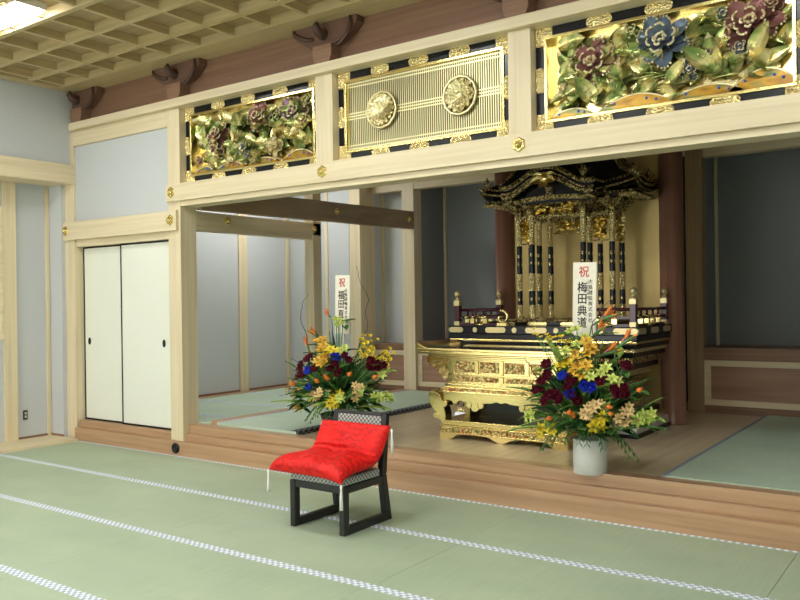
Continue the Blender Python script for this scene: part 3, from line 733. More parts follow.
# ------------------------------------------------------------------ dais under the shrine
da=thing('altar_dais','tiered black and gold altar dais with red lacquer railings under the shrine','dais',(3.1,2.05,ZF))
DC=3.09
tiers=[('plinth',M_black,.945,1.57,2.49,ZF,.325),('silver_skirting',M_silver,.925,1.585,2.48,.325,.40),('base_moulding',M_goldcv,.90,1.60,2.47,.40,.45),('black_step',M_black,.85,1.64,2.45,.45,.50),('lotus_moulding',M_goldcv,.80,1.68,2.43,.50,.58),
 ('waist',M_black,.70,1.76,2.40,.58,.80),('upper_lotus_moulding',M_goldcv,.78,1.70,2.43,.80,.87),('black_step',M_black,.84,1.65,2.45,.87,.93),('carved_moulding',M_golddark,.89,1.61,2.47,.93,.985),('black_step',M_black,.90,1.60,2.48,.985,1.03),('gold_step',M_goldcv,.92,1.59,2.48,1.03,1.065),('black_step',M_black,.935,1.575,2.485,1.065,1.105),('gold_step',M_gold,.945,1.57,2.49,1.105,1.13),('black_step',M_black,.95,1.565,2.49,1.13,1.18)]
for nm,mt,hw,ya,yb,za,zb in tiers:
    m=MB()
    if nm=='silver_skirting': m.prism([(ya-.015,za),(yb,za),(yb-.02,zb),(ya+.03,zb)],'x',DC-hw,DC+hw)
    else: m.box(DC-hw,DC+hw,ya,yb,za,zb)
    obj(nm,m,mt,da,bev=.006)
for k in range(6):
    x=DC-.6+.24*k; m=MB(); m.box(x-.095,x+.095,1.748,1.762,.62,.77); obj('carved_inset',m,M_relief,da,'gilt inset carved with painted flowers',bev=.008)
for k in range(3):
    y=1.86+.22*k; m=MB(); m.box(DC+.698,DC+.71,y-.09,y+.09,.62,.77); obj('carved_inset',m,M_relief,da,'gilt inset carved with painted flowers',bev=.006)
for k in range(22):
    x=DC-.78+1.56*k/21; m=MB(); m.petal((x,1.685,.505),(0,-.35,1),(0,-1,0),.10,.035,.5,0,None,4); 
    for q in (0,): m.petal((x+.037,1.70,.87),(0,-.5,-1),(0,-1,0),.09,.033,.4,0,None,4)
    obj('lotus_petal',m,M_gold,da)
slab=obj('top_slab',bx(2.14,4.05,1.56,2.50,1.18,1.255),M_black,da,'black lacquer slab',bev=.004)
def pill(cx,z,w,h,y,ax='y'):
    m=MB(); pts=[]
    for k in range(7): a=-PI/2+PI*k/6; pts.append((w/2-h/2+h/2*math.cos(a),h/2*math.sin(a)))
    pts+=[(-p[0],-p[1]) for p in pts]
    if ax=='y': m.prism([(cx+p[0],z+p[1]) for p in pts],'y',y-.006,y)
    else: m.prism([(cx+p[0],z+p[1]) for p in pts],'x',y,y+.006)
    return m
x=2.20
for k in range(5):
    obj('slab_fitting',pill(2.24+.425*k if k else 2.225,1.218,.22 if k else .16,.052,1.56),M_goldp,da,'gold pill fitting')
    if k<4: obj('slab_fitting',pill(2.44+.425*k,1.218,.05,.05,1.56),M_goldp,da,'gold round fitting')
for y in (1.66,2.0,2.34): obj('slab_fitting',pill(y,1.218,.2,.052,4.05,'x'),M_goldp,da,'gold pill fitting')
posts=[(2.225,1.60),(4.0,1.60),(2.235,2.44),(4.0,2.44)]
for (x,y) in posts:
    p=obj('railing_post',bx(x-.028,x+.028,y-.028,y+.028,1.255,1.46),M_purple,da,'purple red lacquer post',bev=.004)
    obj('post_foot',bx(x-.03,x+.03,y-.03,y+.03,1.255,1.30),M_goldp,p,'gold post shoe',bev=.003); obj('post_cap',bx(x-.032,x+.032,y-.032,y+.032,1.452,1.502),M_goldp,p,'gold post collar',bev=.003)
    m=MB(); m.lathe([(.030,0),(.030,.012),(.014,.022),(.018,.034),(.032,.05),(.033,.068),(.024,.088),(.008,.098),(.001,.106)],(x,y,1.502),n=14); obj('post_finial',m,M_goldp,p,'gold flame jewel finial')
def rail(pa,pb):
    pa=Vector((*pa,0)); pb=Vector((*pb,0)); d=(pb-pa); ln=d.length; d.normalize(); nn=Vector((-d.y,d.x,0))
    r=MB()
    for z,t in ((1.268,.013),(1.335,.010)):
        c=[pa+nn*t,pb+nn*t,pb-nn*t,pa-nn*t]; r.prism([(p.x,p.y) for p in c],'z',z-.012,z+.012)
    r.tube([pa+Vector((0,0,1.408)),pb+Vector((0,0,1.408))],.014,0,10)
    ra=obj('railing',r,M_purple,da,'purple red lacquer railing')
    nb=max(2,round(ln/.15)); 
    for k in range(nb+1):
        p=pa+d*(ln*(k+.0)/nb)
        if 0<k<nb:
            b=MB(); b.lathe([(.016,0),(.010,.03),(.016,.06)],(p.x,p.y,1.345),n=8); obj('baluster',b,M_purple,ra)
            g=MB(); g.box(p.x-.022,p.x+.022,p.y-.018,p.y+.018,1.28,1.325); g.lathe([(.02,0),(.014,.02),(.02,.028)],(p.x,p.y,1.322),n=8); obj('railing_fitting',g,M_gold,ra,'gold railing fitting')
        
    g=MB(); g.tube([pa+d*ln*.1+Vector((0,0,1.338)),pa+d*ln*.22+Vector((0,0,1.338))],.017,0,8); obj('railing_fitting',g,M_gold,ra,'gold railing fitting'); g=MB(); g.tube([pa+d*ln*.45+Vector((0,0,1.338)),pa+d*ln*.7+Vector((0,0,1.338))],.017,0,8)
    obj('railing_fitting',g,M_gold,ra,'gold railing fitting'); g=MB(); g.tube([pa+d*ln*.4+Vector((0,0,1.268)),pa+d*ln*.62+Vector((0,0,1.268))],.02,0,8)
    obj('railing_fitting',g,M_gold,ra,'gold railing fitting')
rail((2.25,1.60),(2.68,1.60)); rail((3.55,1.60),(3.97,1.60)); rail((2.225,1.63),(2.235,2.41)); rail((4.0,1.63),(4.0,2.41))
for x,s in ((2.72,1),(3.51,-1)):
    m=MB(); pts=[]
    for k in range(15):
        a=PI*.62-k*(2*PI*.80)/14; r_=.062*(1-.022*k) ; pts.append((x+s*(r_*math.cos(a)),1.60,1.34+r_*math.sin(a)))
    pts.append((x+s*.0,1.60,1.345))
    m.tube(pts,[.014]*14+[.012,.010],0,8); m.box(x-.05,x+.05,1.58,1.62,1.255,1.285)
    obj('curled_rail_end',m,M_gold,da,'gold fern curl at the railing end')

# ------------------------------------------------------------------ shrine
sh=thing('altar_shrine','black and gold miniature temple shrine with curved gable roof on the dais','shrine',(3.14,2.15,1.255))
SC=3.14
fb=MB(); fb.box(2.52,3.76,1.86,2.50,1.255,1.285); obj('shrine_floor',fb,M_black,sh,'black lacquer floor',bev=.003)
fb=MB(); fb.box(2.56,3.72,1.90,2.48,1.285,1.31); obj('shrine_sill',fb,M_golddark,sh,bev=.003)
for k in range(4): obj('floor_fitting',pill(2.62+.34*k,1.27,.2,.026,1.86),M_gold,sh)
cols=[(2.655,2.10),(2.875,2.10),(3.405,2.10),(3.625,2.10),(2.655,2.36),(2.875,2.36),(3.405,2.36),(3.625,2.36),(2.875,1.94),(3.405,1.94)]
cprof=[(.040,0),(.040,.02),(.030,.03),(.027,.055),(.027,.13),(.0275,.14),(.0275,.27),(.027,.28),(.029,.30),(.029,.42),(.027,.44),(.0275,.45),(.0275,.72),(.027,.73),(.027,.98),(.031,.99),(.031,1.03)]
cm=[1,1,1,1,0,2,0,1,1,1,0,2,0,1,1,1]
for (x,y) in cols:
    c_=MB(); c_.lathe(cprof,(x,y,1.31),n=14,mats=[1,1,1,1,1,0,0,1,1,1,1,0,0,1,1,1])
    for z in (1.51,1.86,1.94): c_.ball((x,y-.026,z),(.012,.006,.022),1,6,4); c_.ball((x+.026,y,z),(.006,.012,.022),1,6,4)
    co=obj('column',c_,[M_black,M_goldcv],sh,'slender column with black and chased gold bands')
    m=MB(); z=2.34
    m.box(x-.035,x+.035,y-.035,y+.035,z,z+.03)
    for k,w in enumerate((.07,.095,.12)):
        zz=z+.035+.05*k; m.box(x-w,x+w,y-.016,y+.016,zz,zz+.022); m.box(x-.016,x+.016,y-w,y+w,zz,zz+.022)
        for s in (-1,1): m.box(x+s*w-.02,x+s*w+.02,y-.02,y+.02,zz+.02,zz+.045); m.box(x-.02,x+.02,y+s*w-.02,y+s*w+.02,zz+.02,zz+.045)
    m.petal((x,y-.03,2.36),(0,-1,.25),(0,0,1),.12,.03,.4); m.petal((x+.03,y,2.36),(1,0,.25),(0,0,1),.12,.03,.4); m.petal((x-.03,y,2.36),(-1,0,.25),(0,0,1),.12,.03,.4)
    obj('bracket_cluster',m,M_golddark,co,'stacked gilt bracket cluster')
def beam(xa,ya,xb,yb,z0,z1,t=.014): 
    return bx(min(xa,xb)-(t if xa==xb else 0),max(xa,xb)+(t if xa==xb else 0),min(ya,yb)-(t if ya==yb else 0),max(ya,yb)+(t if ya==yb else 0),z0,z1)
tb=MB()
for a,b in (((2.655,2.1),(2.875,2.1)),((3.405,2.1),(3.625,2.1)),((2.655,2.36),(3.625,2.36)),((2.655,2.1),(2.655,2.36)),((3.625,2.1),(3.625,2.36)),((2.875,1.94),(3.405,1.94)),((2.875,1.94),(2.875,2.1)),((3.405,1.94),(3.405,2.1))):
    q=beam(*a,*b,2.285,2.325); tb.add(q.v,q.f); q=beam(*a,*b,2.42,2.455); tb.add(q.v,q.f)
obj('tie_beam',tb,M_golddark,sh)
def openwork(xa,ya,xb,yb,z0,z1,seed):
    rr=random.Random(seed); m=MB(); a=Vector((xa,ya,0)); d=Vector((xb-xa,yb-ya,0)); ln=d.length; d.normalize(); nn=Vector((d.y,-d.x,0))
    m.tube([a+Vector((0,0,z0)),a+d*ln+Vector((0,0,z0))],.008,0,6)
    for k in range(34):
        p=a+d*rr.uniform(.03,ln-.03); p.z=rr.uniform(z0+.02,z1-.02); an=rr.uniform(0,6.28)
        m.petal(p,d*math.cos(an)+Vector((0,0,math.sin(an)))+nn*.3,nn,.07,.022,.5,0,None,4)
    for k in range(9):
        p=a+d*rr.uniform(.04,ln-.04); m.ball((p.x+nn.x*.015,p.y+nn.y*.015,rr.uniform(z0+.03,z1-.03)),.018,0,6,4)
    obj('openwork_transom',m,M_gold,sh,'openwork gilt carving between the columns')
openwork(2.69,2.1,2.84,2.1,2.06,2.285,1); openwork(3.44,2.1,3.59,2.1,2.06,2.285,2); openwork(3.625,2.14,3.625,2.32,2.06,2.285,3); openwork(2.91,2.36,3.37,2.36,2.17,2.285,4); openwork(2.91,1.94,3.37,1.94,2.325,2.42,5)
# main roof
EX0,EX1,EY0,EY1=2.31,3.915,1.93,2.56
def sweep(t): return .075*abs(2*t-1)**3.2       # corner upturn
m=MB(); N=24
def ring(f,z0,cu):
    pts=[]
    cx,cy=SC,2.27
    for (a,b) in (((EX0,EY0),(EX1,EY0)),((EX1,EY0),(EX1,EY1)),((EX1,EY1),(EX0,EY1)),((EX0,EY1),(EX0,EY0))):
        for i in range(N):
            t=i/N; x=a[0]+(b[0]-a[0])*t; y=a[1]+(b[1]-a[1])*t; g=sweep(t)*cu
            pts.append((cx+(x-cx)*f[0],cy+(y-cy)*f[1],z0+g))
    return pts
rings=[ring((.98,.97),2.50,1),ring((1,1),2.515,1),ring((1,1),2.55,1),ring((.92,.88),2.585,.7),ring((.80,.68),2.66,.35),ring((.70,.45),2.78,.1),ring((.62,.22),2.93,0),ring((.60,.16),3.02,0)]
n_=4*N
vs=[p for r_ in rings for p in r_]; fs=[]
for k in range(len(rings)-1):
    for i in range(n_): fs.append((k*n_+i,k*n_+(i+1)%n_,(k+1)*n_+(i+1)%n_,(k+1)*n_+i))
fs.append(tuple(range(n_))[::-1]); fs.append(tuple(len(vs)-n_+i for i in range(n_)))
m.add(vs,fs,0,True); obj('roof',m,M_black,sh,'black hipped roof with upturned corners')
g=MB()
e0=ring((1.004,1.008),2.520,1); e1=ring((1.004,1.008),2.548,1)
g.tube(e0+[e0[0]],.010,0,6,False); 
for i in range(0,n_):
    p=e1[i]; q=e1[(i+1)%n_]
    for t in (0.,.5): g.ball((p[0]+(q[0]-p[0])*t,p[1]+(q[1]-p[1])*t,p[2]+(q[2]-p[2])*t+.022),.0125,0,6,4)
obj('eave_edging',g,M_golddark,sh,'gold eave tiles edging')
g=MB()
for k in range(40):
    x=EX0+.05+(EX1-EX0-.1)*k/39; g.box(x-.006,x+.006,EY0+.005,EY1-.01,2.475,2.498)
for k in range(14):
    y=EY0+.04+(EY1-EY0-.08)*k/13; g.box(EX1-.17,EX1-.008,y-.006,y+.006,2.455,2.474); g.box(EX0+.008,EX0+.17,y-.006,y+.006,2.455,2.474)
obj('rafter_ends',g,M_golddark,sh,'gilt rafter ends')
g=MB(); g.box(2.58,3.70,2.02,2.44,2.455,2.475); obj('eave_board',g,M_black,sh)
for sx,sy in ((1,-1),(-1,-1),(1,1)):
    g=MB()
    p0=(SC+sx*.72,2.27+sy*.26,2.62); pts=[(SC+sx*.50,2.27+sy*.12,2.85),(SC+sx*.60,2.27+sy*.20,2.72),p0,(SC+sx*.775,2.27+sy*.325,2.625)]
    g.tube(pts,[.02,.022,.022,.018],0,8)
    g.tube([(SC+sx*.76,2.27+sy*.32,2.60),(SC+sx*.80,2.27+sy*.36,2.615),(SC+sx*.84,2.27+sy*.38,2.65)],[.016,.012,.005],0,8)
    obj('hip_ridge',g,M_golddark,sh)
def flame(x,y,z):
    m=MB(); m.lathe([(.018,0),(.018,.06),(.026,.064),(.026,.076),(.014,.082),(.026,.10),(.030,.118),(.022,.142),(.010,.16),(.002,.178)],(x,y,z),n=12)
    for k in range(4):
        a=PI/4+k*PI/2; m.petal((x+.02*math.cos(a),y+.02*math.sin(a),z+.08),(math.cos(a)*.5,math.sin(a)*.5,1),(math.cos(a),math.sin(a),0),.075,.014,.3)
    obj('roof_finial',m,M_golddark,sh,'gold flame jewel on the roof corner')
flame(SC-.77,1.96,2.57); flame(SC+.745,1.96,2.575); flame(SC+.70,2.52,2.58); flame(SC-.66,2.40,2.62); flame(SC+.36,1.74,2.58)
# curved front gable
def kz(u): 
    u=abs(u); 
    return 2.545+.175*(.5*(1+math.cos(PI*min(1,u*1.12))))**.85+.05*max(0,u-.62)**1.5
NU_=40; GX=.47
us=[-1+2*i/NU_ for i in range(NU_+1)]
roofp=MB(); roofp.strip([(SC+GX*u,kz(u)-.0) for u in us],[(SC+GX*u,kz(u)+.022) for u in us],'y',1.70,2.18); obj('gable_roof',roofp,M_black,sh,'black curved gable roof')
g=MB(); g.strip([(SC+GX*u,kz(u)-.080-.012*(1-abs(u))) for u in us],[(SC+GX*u,kz(u)-.052) for u in us],'y',1.685,1.715); g.strip([(SC+GX*u,kz(u)-.040) for u in us],[(SC+GX*u,kz(u)-.022) for u in us],'y',1.69,1.715)
g.strip([(SC+GX*1.02*u,kz(u)+.004) for u in us],[(SC+GX*1.02*u,kz(u)+.017) for u in us],'y',1.68,1.715)
obj('gable_board',g,M_golddark,sh,'gilt curved bargeboard')
q=MB(); q.strip([(SC+GX*u,kz(u)-.085) for u in us],[(SC+GX*u,kz(u)) for u in us],'y',1.70,1.73); obj('gable_backing_board',q,M_black,sh)
g=MB()
for i in range(35):
    u=-1+2*i/34; g.ball((SC+GX*u,1.690,kz(u)+.036),.0175,0,8,5)
for i in range(14):
    y=1.72+.4*i/13; g.ball((SC+GX,y,kz(1)+.03),.0125,0,6,4)
obj('gable_edging',g,M_golddark,sh,'row of gold gable tile ends')
g=MB(); g.strip([(SC+.40*u,2.42) for u in us],[(SC+.40*u,kz(u*.86)-.06) for u in us],'y',1.80,1.815); obj('gable_recess',g,M_black,sh)
g=MB()
for s in (-1,1):
    g.petal((SC,1.675,2.645),(s*.9,-.1,-.35),(0,-1,0),.15,.035,.2); g.petal((SC,1.675,2.63),(s*.4,-.1,-.9),(0,-1,0),.10,.03,.2); g.petal((SC,1.675,2.665),(s*1,-.1,.05),(0,-1,0),.13,.025,.2)
g.ball((SC,1.67,2.64),(.045,.02,.045),0,10,6)
obj('gable_pendant',g,M_gold,sh,'gold pendant carving under the gable')
g=MB(); g.strip([(SC+.36*u,2.425+.02*(1-u*u)) for u in us],[(SC+.36*u,2.465+.025*(1-u*u)) for u in us],'y',1.78,1.83)
for s in (-1,1): g.tube([(SC+s*.30,1.80,2.45),(SC+s*.40,1.78,2.46),(SC+s*.46,1.76,2.43),(SC+s*.44,1.75,2.39)],[.03,.028,.022,.01],0,8)
for k in range(5): g.box(SC-.03+.0*k,SC+.03,1.76,1.80,2.47+.02*k,2.482+.02*k)
obj('rainbow_beam',g,M_golddark,sh,'gilt curved beam under the gable')

# ------------------------------------------------------------------ flowers
def mesh_of(mb,mats,name):
    o=obj(name,mb,mats); me=o.data; bpy.data.objects.remove(o); me.name=name; return me
def T_lily(col):
    m=MB()
    for k in range(6):
        a=2*PI*k/6; m.petal((0,0,-.25),(math.cos(a)*.8,math.sin(a)*.8,.55),(0,0,1) if False else (-math.cos(a),-math.sin(a),.8),1.1,.30,-.35,0,None,5,.9,.3)
    for k in range(5):
        a=2*PI*k/5; m.tube([(0,0,-.1),(.12*math.cos(a),.12*math.sin(a),.35),(.22*math.cos(a),.22*math.sin(a),.55)],[.02,.02,.045],1,5)
    m.tube([(0,0,-.25),(0,0,-.9)],.06,2,6)
    return mesh_of(m,[FC[col],M_pollen,M_leaf],'lily_mesh')
def T_rose(col):
    m=MB()
    for n,r_,h,op in ((5,1.,.1,.9),(5,.8,.2,.55),(4,.55,.35,.25),(3,.32,.45,.1)):
        for k in range(n):
            a=2*PI*k/n+n*.7+r_; d=(math.cos(a)*op,math.sin(a)*op,.75)
            m.petal((math.cos(a)*.12,math.sin(a)*.12,-.35),d,(-math.cos(a),-math.sin(a),.3),1.0*r_+.25,.55*r_+.1,.15,0,None,5,.7,.35)
    m.ball((0,0,-.05),(.3,.3,.45),0,8,6); m.lathe([(.05,-.9),(.06,-.5),(.3,-.38),(.02,-.2)],(0,0,0),1,8)
    return mesh_of(m,[FC[col],M_leaf],'rose_mesh')
def T_on(col):
    m=MB()
    for k in range(5):
        a=2*PI*k/5; m.petal((0,0,0),(math.cos(a),math.sin(a),.35),(0,0,1),1.,.5 if k%2 else .38,.2,0,None,3,.6,.2)
    m.ball((0,0,.15),.22,1,6,4); return mesh_of(m,[FC[col],M_pollen],'small_orchid_mesh')
def T_hip(col):
    m=MB(); m.lathe([(.02,-.7),(.45,-.5),(.62,0),(.5,.6),(.25,.95),(.05,1.)],(0,0,0),0,10)
    for k in range(3): a=2*PI*k/3; m.petal((0,0,-.5),(math.cos(a)*.4,math.sin(a)*.4,1),(math.cos(a),math.sin(a),0),1.6,.35,.1,0,None,4)
    m.tube([(0,0,-.6),(0,0,-1.6)],.08,1,6); return mesh_of(m,[FC[col],M_leaf],'tulip_mesh')
def T_strel():
    m=MB()
    m.tube([(-.55,0,-.35),(-.1,0,-.12),(.35,0,.05),(.9,0,.16)],[.03,.09,.07,.01],1,8)
    for k,(a,l) in enumerate(((.55,.75),(.85,.85),(1.15,.7),(.35,.6))): m.petal((-.1+.1*k,0,-.05),(math.cos(a),(-1)**k*.18,math.sin(a)),(0,1,.2),l,.085,.1,0,None,5,.8,.5)
    m.tube([(0,0,0),(.35,0,.3)],[.04,.01],2,6)
    m.tube([(-.55,0,-.35),(-.65,0,-.8),(-.6,0,-1.6)],[.03,.04,.045],1,6)
    return mesh_of(m,[FC['orange'],M_leaf,FC['blue']],'bird_of_paradise_mesh')
TPL={'burg':('carnation',T_rose('burgundy')),'blue':('blue_rose',T_rose('blue')),'gold':('golden_lily',T_lily('gold')),'oncid':('small_orchid',T_on('yellow')),'strel':('bird_of_paradise',T_strel()),'hip':('orange_tulip',T_hip('orange')),'cream':('cream_lily',T_lily('cream')),'yellow':('yellow_lily',T_lily('yellow')),'lime':('green_lily',T_lily('lime'))}
def bouquet(name,label,cx,cy,zr,data,seed,twigs,extra_leaves):
    rr=random.Random(seed)
    t=thing(name,label,'flowers',(cx,cy,zr)); O=Vector((cx,cy,zr)); hub=Vector((0,0,.12))
    fol=MB(); 
    def leaf(p,d,ln,w,m,droop=.35,cup=.1): fol.petal(p,d,(0,0,1) if abs(Vector(d).normalized().z)<.9 else (1,0,0),ln,w,cup,m,None,7,.8,.3,droop)
    full=[]
    SZ=dict(gold=.78,lime=.78,cream=.8,yellow=.85,oncid=1.15)
    for typ,sz,dx,dy,z in data:
        if typ=='strel': z-=.07
        sz*=SZ.get(typ,1.); full.append((typ,sz,dx,dy,z))
        for _ in range({'gold':1,'cream':2,'oncid':2,'yellow':1,'lime':1,'burg':1}.get(typ,0)):
            j=.045 if typ!='oncid' else .05
            full.append((typ,sz*.92,dx+rr.uniform(-j,j),dy+rr.uniform(-.01,.06),z+rr.uniform(-j,j)))
    for typ,sz,dx,dy,z in full:
        nm,me=TPL[typ]; p=Vector((dx,dy,z-zr))
        o=bpy.data.objects.new(nm,me); COL.objects.link(o); o.parent=t; o.location=p
        d=(p-Vector((0,.05,.20))); d.normalize(); d=(d+Vector((.15,-.35,.25))+Vector((rr.uniform(-.2,.2),rr.uniform(-.2,.2),rr.uniform(-.2,.2)))).normalized()
        s=sz*rr.uniform(.9,1.15)
        if typ=='strel':
            o.rotation_euler=(0,rr.uniform(-.5,.1),rr.uniform(-.5,.5)+(PI if dx<0 else 0)); 
        else: o.rotation_euler=(d.to_track_quat('Z','Y')@Euler((0,0,rr.uniform(0,6))).to_quaternion()).to_euler()
        o.scale=(s,s,s); BASE[o.name]=O
        # stem
        q=hub+Vector((dx*.12,dy*.1,-.05)); mid=(p+q)*.5+Vector((0,0,.05))
        e=p-d*sz*.6 if typ!='strel' else p+Vector((0,0,-.15))
        fol.tube([O+q,O+mid,O+e],.004 if typ!='oncid' else .0022,0,5)
        if typ not in('oncid',) and rr.random()<.75:
            a=rr.uniform(0,6.28); leaf(O+p-d*sz*.9+Vector((0,.02,-.01)),(math.cos(a),math.sin(a)*.6-.3,rr.uniform(-.1,.5)),rr.uniform(.09,.16),rr.uniform(.018,.035),rr.choice((0,0,1,2)))
    # body of leaves all round
    for k in range(280):
        a=rr.uniform(0,2*PI); el=rr.uniform(-.25,1.2); dirv=Vector((math.cos(a)*math.cos(el),math.sin(a)*math.cos(el)*.75,math.sin(el)))
        p=O+Vector((0,-.02,.16))+Vector((dirv.x*.42,dirv.y*.36,dirv.z*.34))*rr.uniform(.25,.95)
        leaf(p,dirv+Vector((rr.uniform(-.5,.5),rr.uniform(-.5,.5),rr.uniform(-.2,.4))),rr.uniform(.10,.20),rr.uniform(.018,.04),rr.choice((0,0,1,1,0,2)),rr.uniform(.1,.5))
    # long blades
    for k in range(28):
        a=rr.uniform(0,2*PI); leaf(O+Vector((0,0,.15)),(math.cos(a),math.sin(a)*.7,rr.uniform(.0,1.3)),rr.uniform(.38,.60),rr.uniform(.010,.02),rr.choice((0,2,2,1)),rr.uniform(.2,.6))
    for (dx,dy,dz,vx,vy,vz,ln,w,mi) in extra_leaves: leaf(O+Vector((dx,dy,dz)),(vx,vy,vz),ln,w,mi,.25)
    obj('foliage',fol,[M_leaf,M_leafd,M_leafl],t,'dense green leaves and stems')
    for k in range(9):                                   # drooping fronds round the rim
        a=-PI+PI*k/8+rr.uniform(-.15,.15) if k<9 else 0
        fr=MB(); d=Vector((math.cos(a),math.sin(a)*.8,0)); pts=[]; ft=max(0,-math.sin(a))
        for i in range(7): s_=i/6; pts.append(O+Vector((0,0,.10))+d*((.36-.10*ft)*s_)+Vector((0,0,(.05+.05*ft)*math.sin(s_*2.4)-(.22-.08*ft)*s_*s_)))
        fr.tube(pts,.003,0,5)
        for i in range(1,7):
            for sd in (-1,1):
                for h in (0,.5):
                    b=pts[i]*(1-h)+pts[max(0,i-1)]*h; dd=d*.6+Vector((-d.y,d.x,0))*sd+Vector((0,0,-.35)); fr.petal(b,dd,(0,0,1),.085*(1.1-i/9),.006,0,0,None,4,1,.2,.5)
        obj('palm_frond',fr,M_leaf,t)
    for pts in twigs:
        m=MB(); P_=[]
        for i in range(len(pts)-1):
            for s_ in range(6):
                u=s_/6; b=Vector(pts[i])*(1-u)+Vector(pts[i+1])*u; w=.012*math.sin((i*6+s_)*1.1); P_.append(O+b+Vector((w,w*.5,0)))
        P_.append(O+Vector(pts[-1])); n=len(P_)
        m.tube(P_,[.005*(1-i/n)+.0015 for i in range(n)],0,6); obj('curly_twig',m,M_twig,t,'thin brown curly twig')
    return t
A2 = [('burg',0.045,-0.18,-0.253,1.045),('burg',0.045,-0.162,-0.275,0.968),('burg',0.045,-0.262,-0.25,0.876),('burg',0.045,-0.119,-0.291,0.861),('burg',0.045,-0.182,-0.27,0.797),('burg',0.045,0.022,-0.311,0.956),('burg',0.045,0.219,-0.312,0.958),('burg',0.045,-0.083,-0.297,0.838),('burg',0.045,0.37,-0.29,0.883),('burg',0.045,0.323,-0.301,0.88),('burg',0.045,-0.21,-0.265,0.933),('burg',0.045,0.366,-0.257,1.06),('burg',0.045,0.063,-0.314,0.822),('blue',0.05,-0.043,-0.299,0.978),('blue',0.05,0.014,-0.313,0.863),('blue',0.05,0.121,-0.319,0.923),('blue',0.05,0.153,-0.319,0.912),('gold',0.06,0.056,-0.29,1.064),('gold',0.06,0.09,-0.308,1.002),('gold',0.06,0.111,-0.256,1.145),('gold',0.06,0.118,-0.226,1.19),('gold',0.06,0.037,-0.275,1.101),('gold',0.06,0.117,-0.292,1.066),('gold',0.06,0.032,-0.298,1.033),('oncid',0.022,-0.326,-0.045,1.232),('oncid',0.022,-0.281,-0.046,1.213),('oncid',0.022,-0.218,-0.053,1.228),('oncid',0.022,-0.165,-0.073,1.203),('oncid',0.022,-0.114,-0.09,1.164),('oncid',0.022,-0.237,-0.065,1.196),('oncid',0.022,-0.092,-0.074,1.218),('oncid',0.022,-0.057,-0.089,1.179),('oncid',0.022,-0.347,-0.045,1.248),('oncid',0.022,-0.156,-0.06,1.235),('oncid',0.022,-0.117,-0.098,1.13),('oncid',0.022,-0.076,-0.1,1.131),('oncid',0.022,-0.025,-0.099,1.148),('strel',0.14,0.139,-0.045,1.445),('strel',0.14,0.175,-0.076,1.21),('strel',0.14,0.286,-0.045,1.288),('strel',0.14,0.096,-0.045,1.353),('hip',0.028,0.46,-0.255,0.915),('hip',0.028,-0.002,-0.294,0.739),('hip',0.028,0.025,-0.292,0.722),('hip',0.028,0.276,-0.302,0.797),('hip',0.028,0.282,-0.292,0.753),('hip',0.028,-0.173,-0.244,0.681),('cream',0.04,0.129,-0.312,0.788),('cream',0.04,0.168,-0.309,0.778),('cream',0.04,0.098,-0.303,0.747),('cream',0.04,0.137,-0.3,0.736),('cream',0.04,0.365,-0.279,0.775),('cream',0.04,0.324,-0.275,0.722),('cream',0.04,0.367,-0.254,0.697),('cream',0.04,0.306,-0.264,0.681),('cream',0.04,0.196,-0.313,0.813),('cream',0.04,0.405,-0.251,0.725),('yellow',0.05,0.198,-0.287,0.701),('yellow',0.05,0.165,-0.274,0.659),('yellow',0.05,0.226,-0.291,0.721),('yellow',0.05,-0.215,-0.205,0.619),('yellow',0.05,-0.277,-0.168,0.596),('yellow',0.05,-0.169,-0.21,0.602),('yellow',0.05,-0.076,-0.275,1.058),('yellow',0.05,-0.034,-0.273,1.085),('lime',0.055,0.473,-0.228,0.752),('lime',0.055,0.512,-0.197,0.738),('lime',0.055,0.436,-0.233,0.712),('lime',0.055,0.221,-0.3,1.02),('lime',0.055,0.297,-0.297,0.985),('lime',0.055,-0.073,-0.114,1.287),('lime',0.055,0.026,-0.215,1.201),('lime',0.055,-0.343,-0.183,0.688),('lime',0.055,-0.047,-0.241,1.148),('lime',0.055,0.158,-0.31,0.993)]
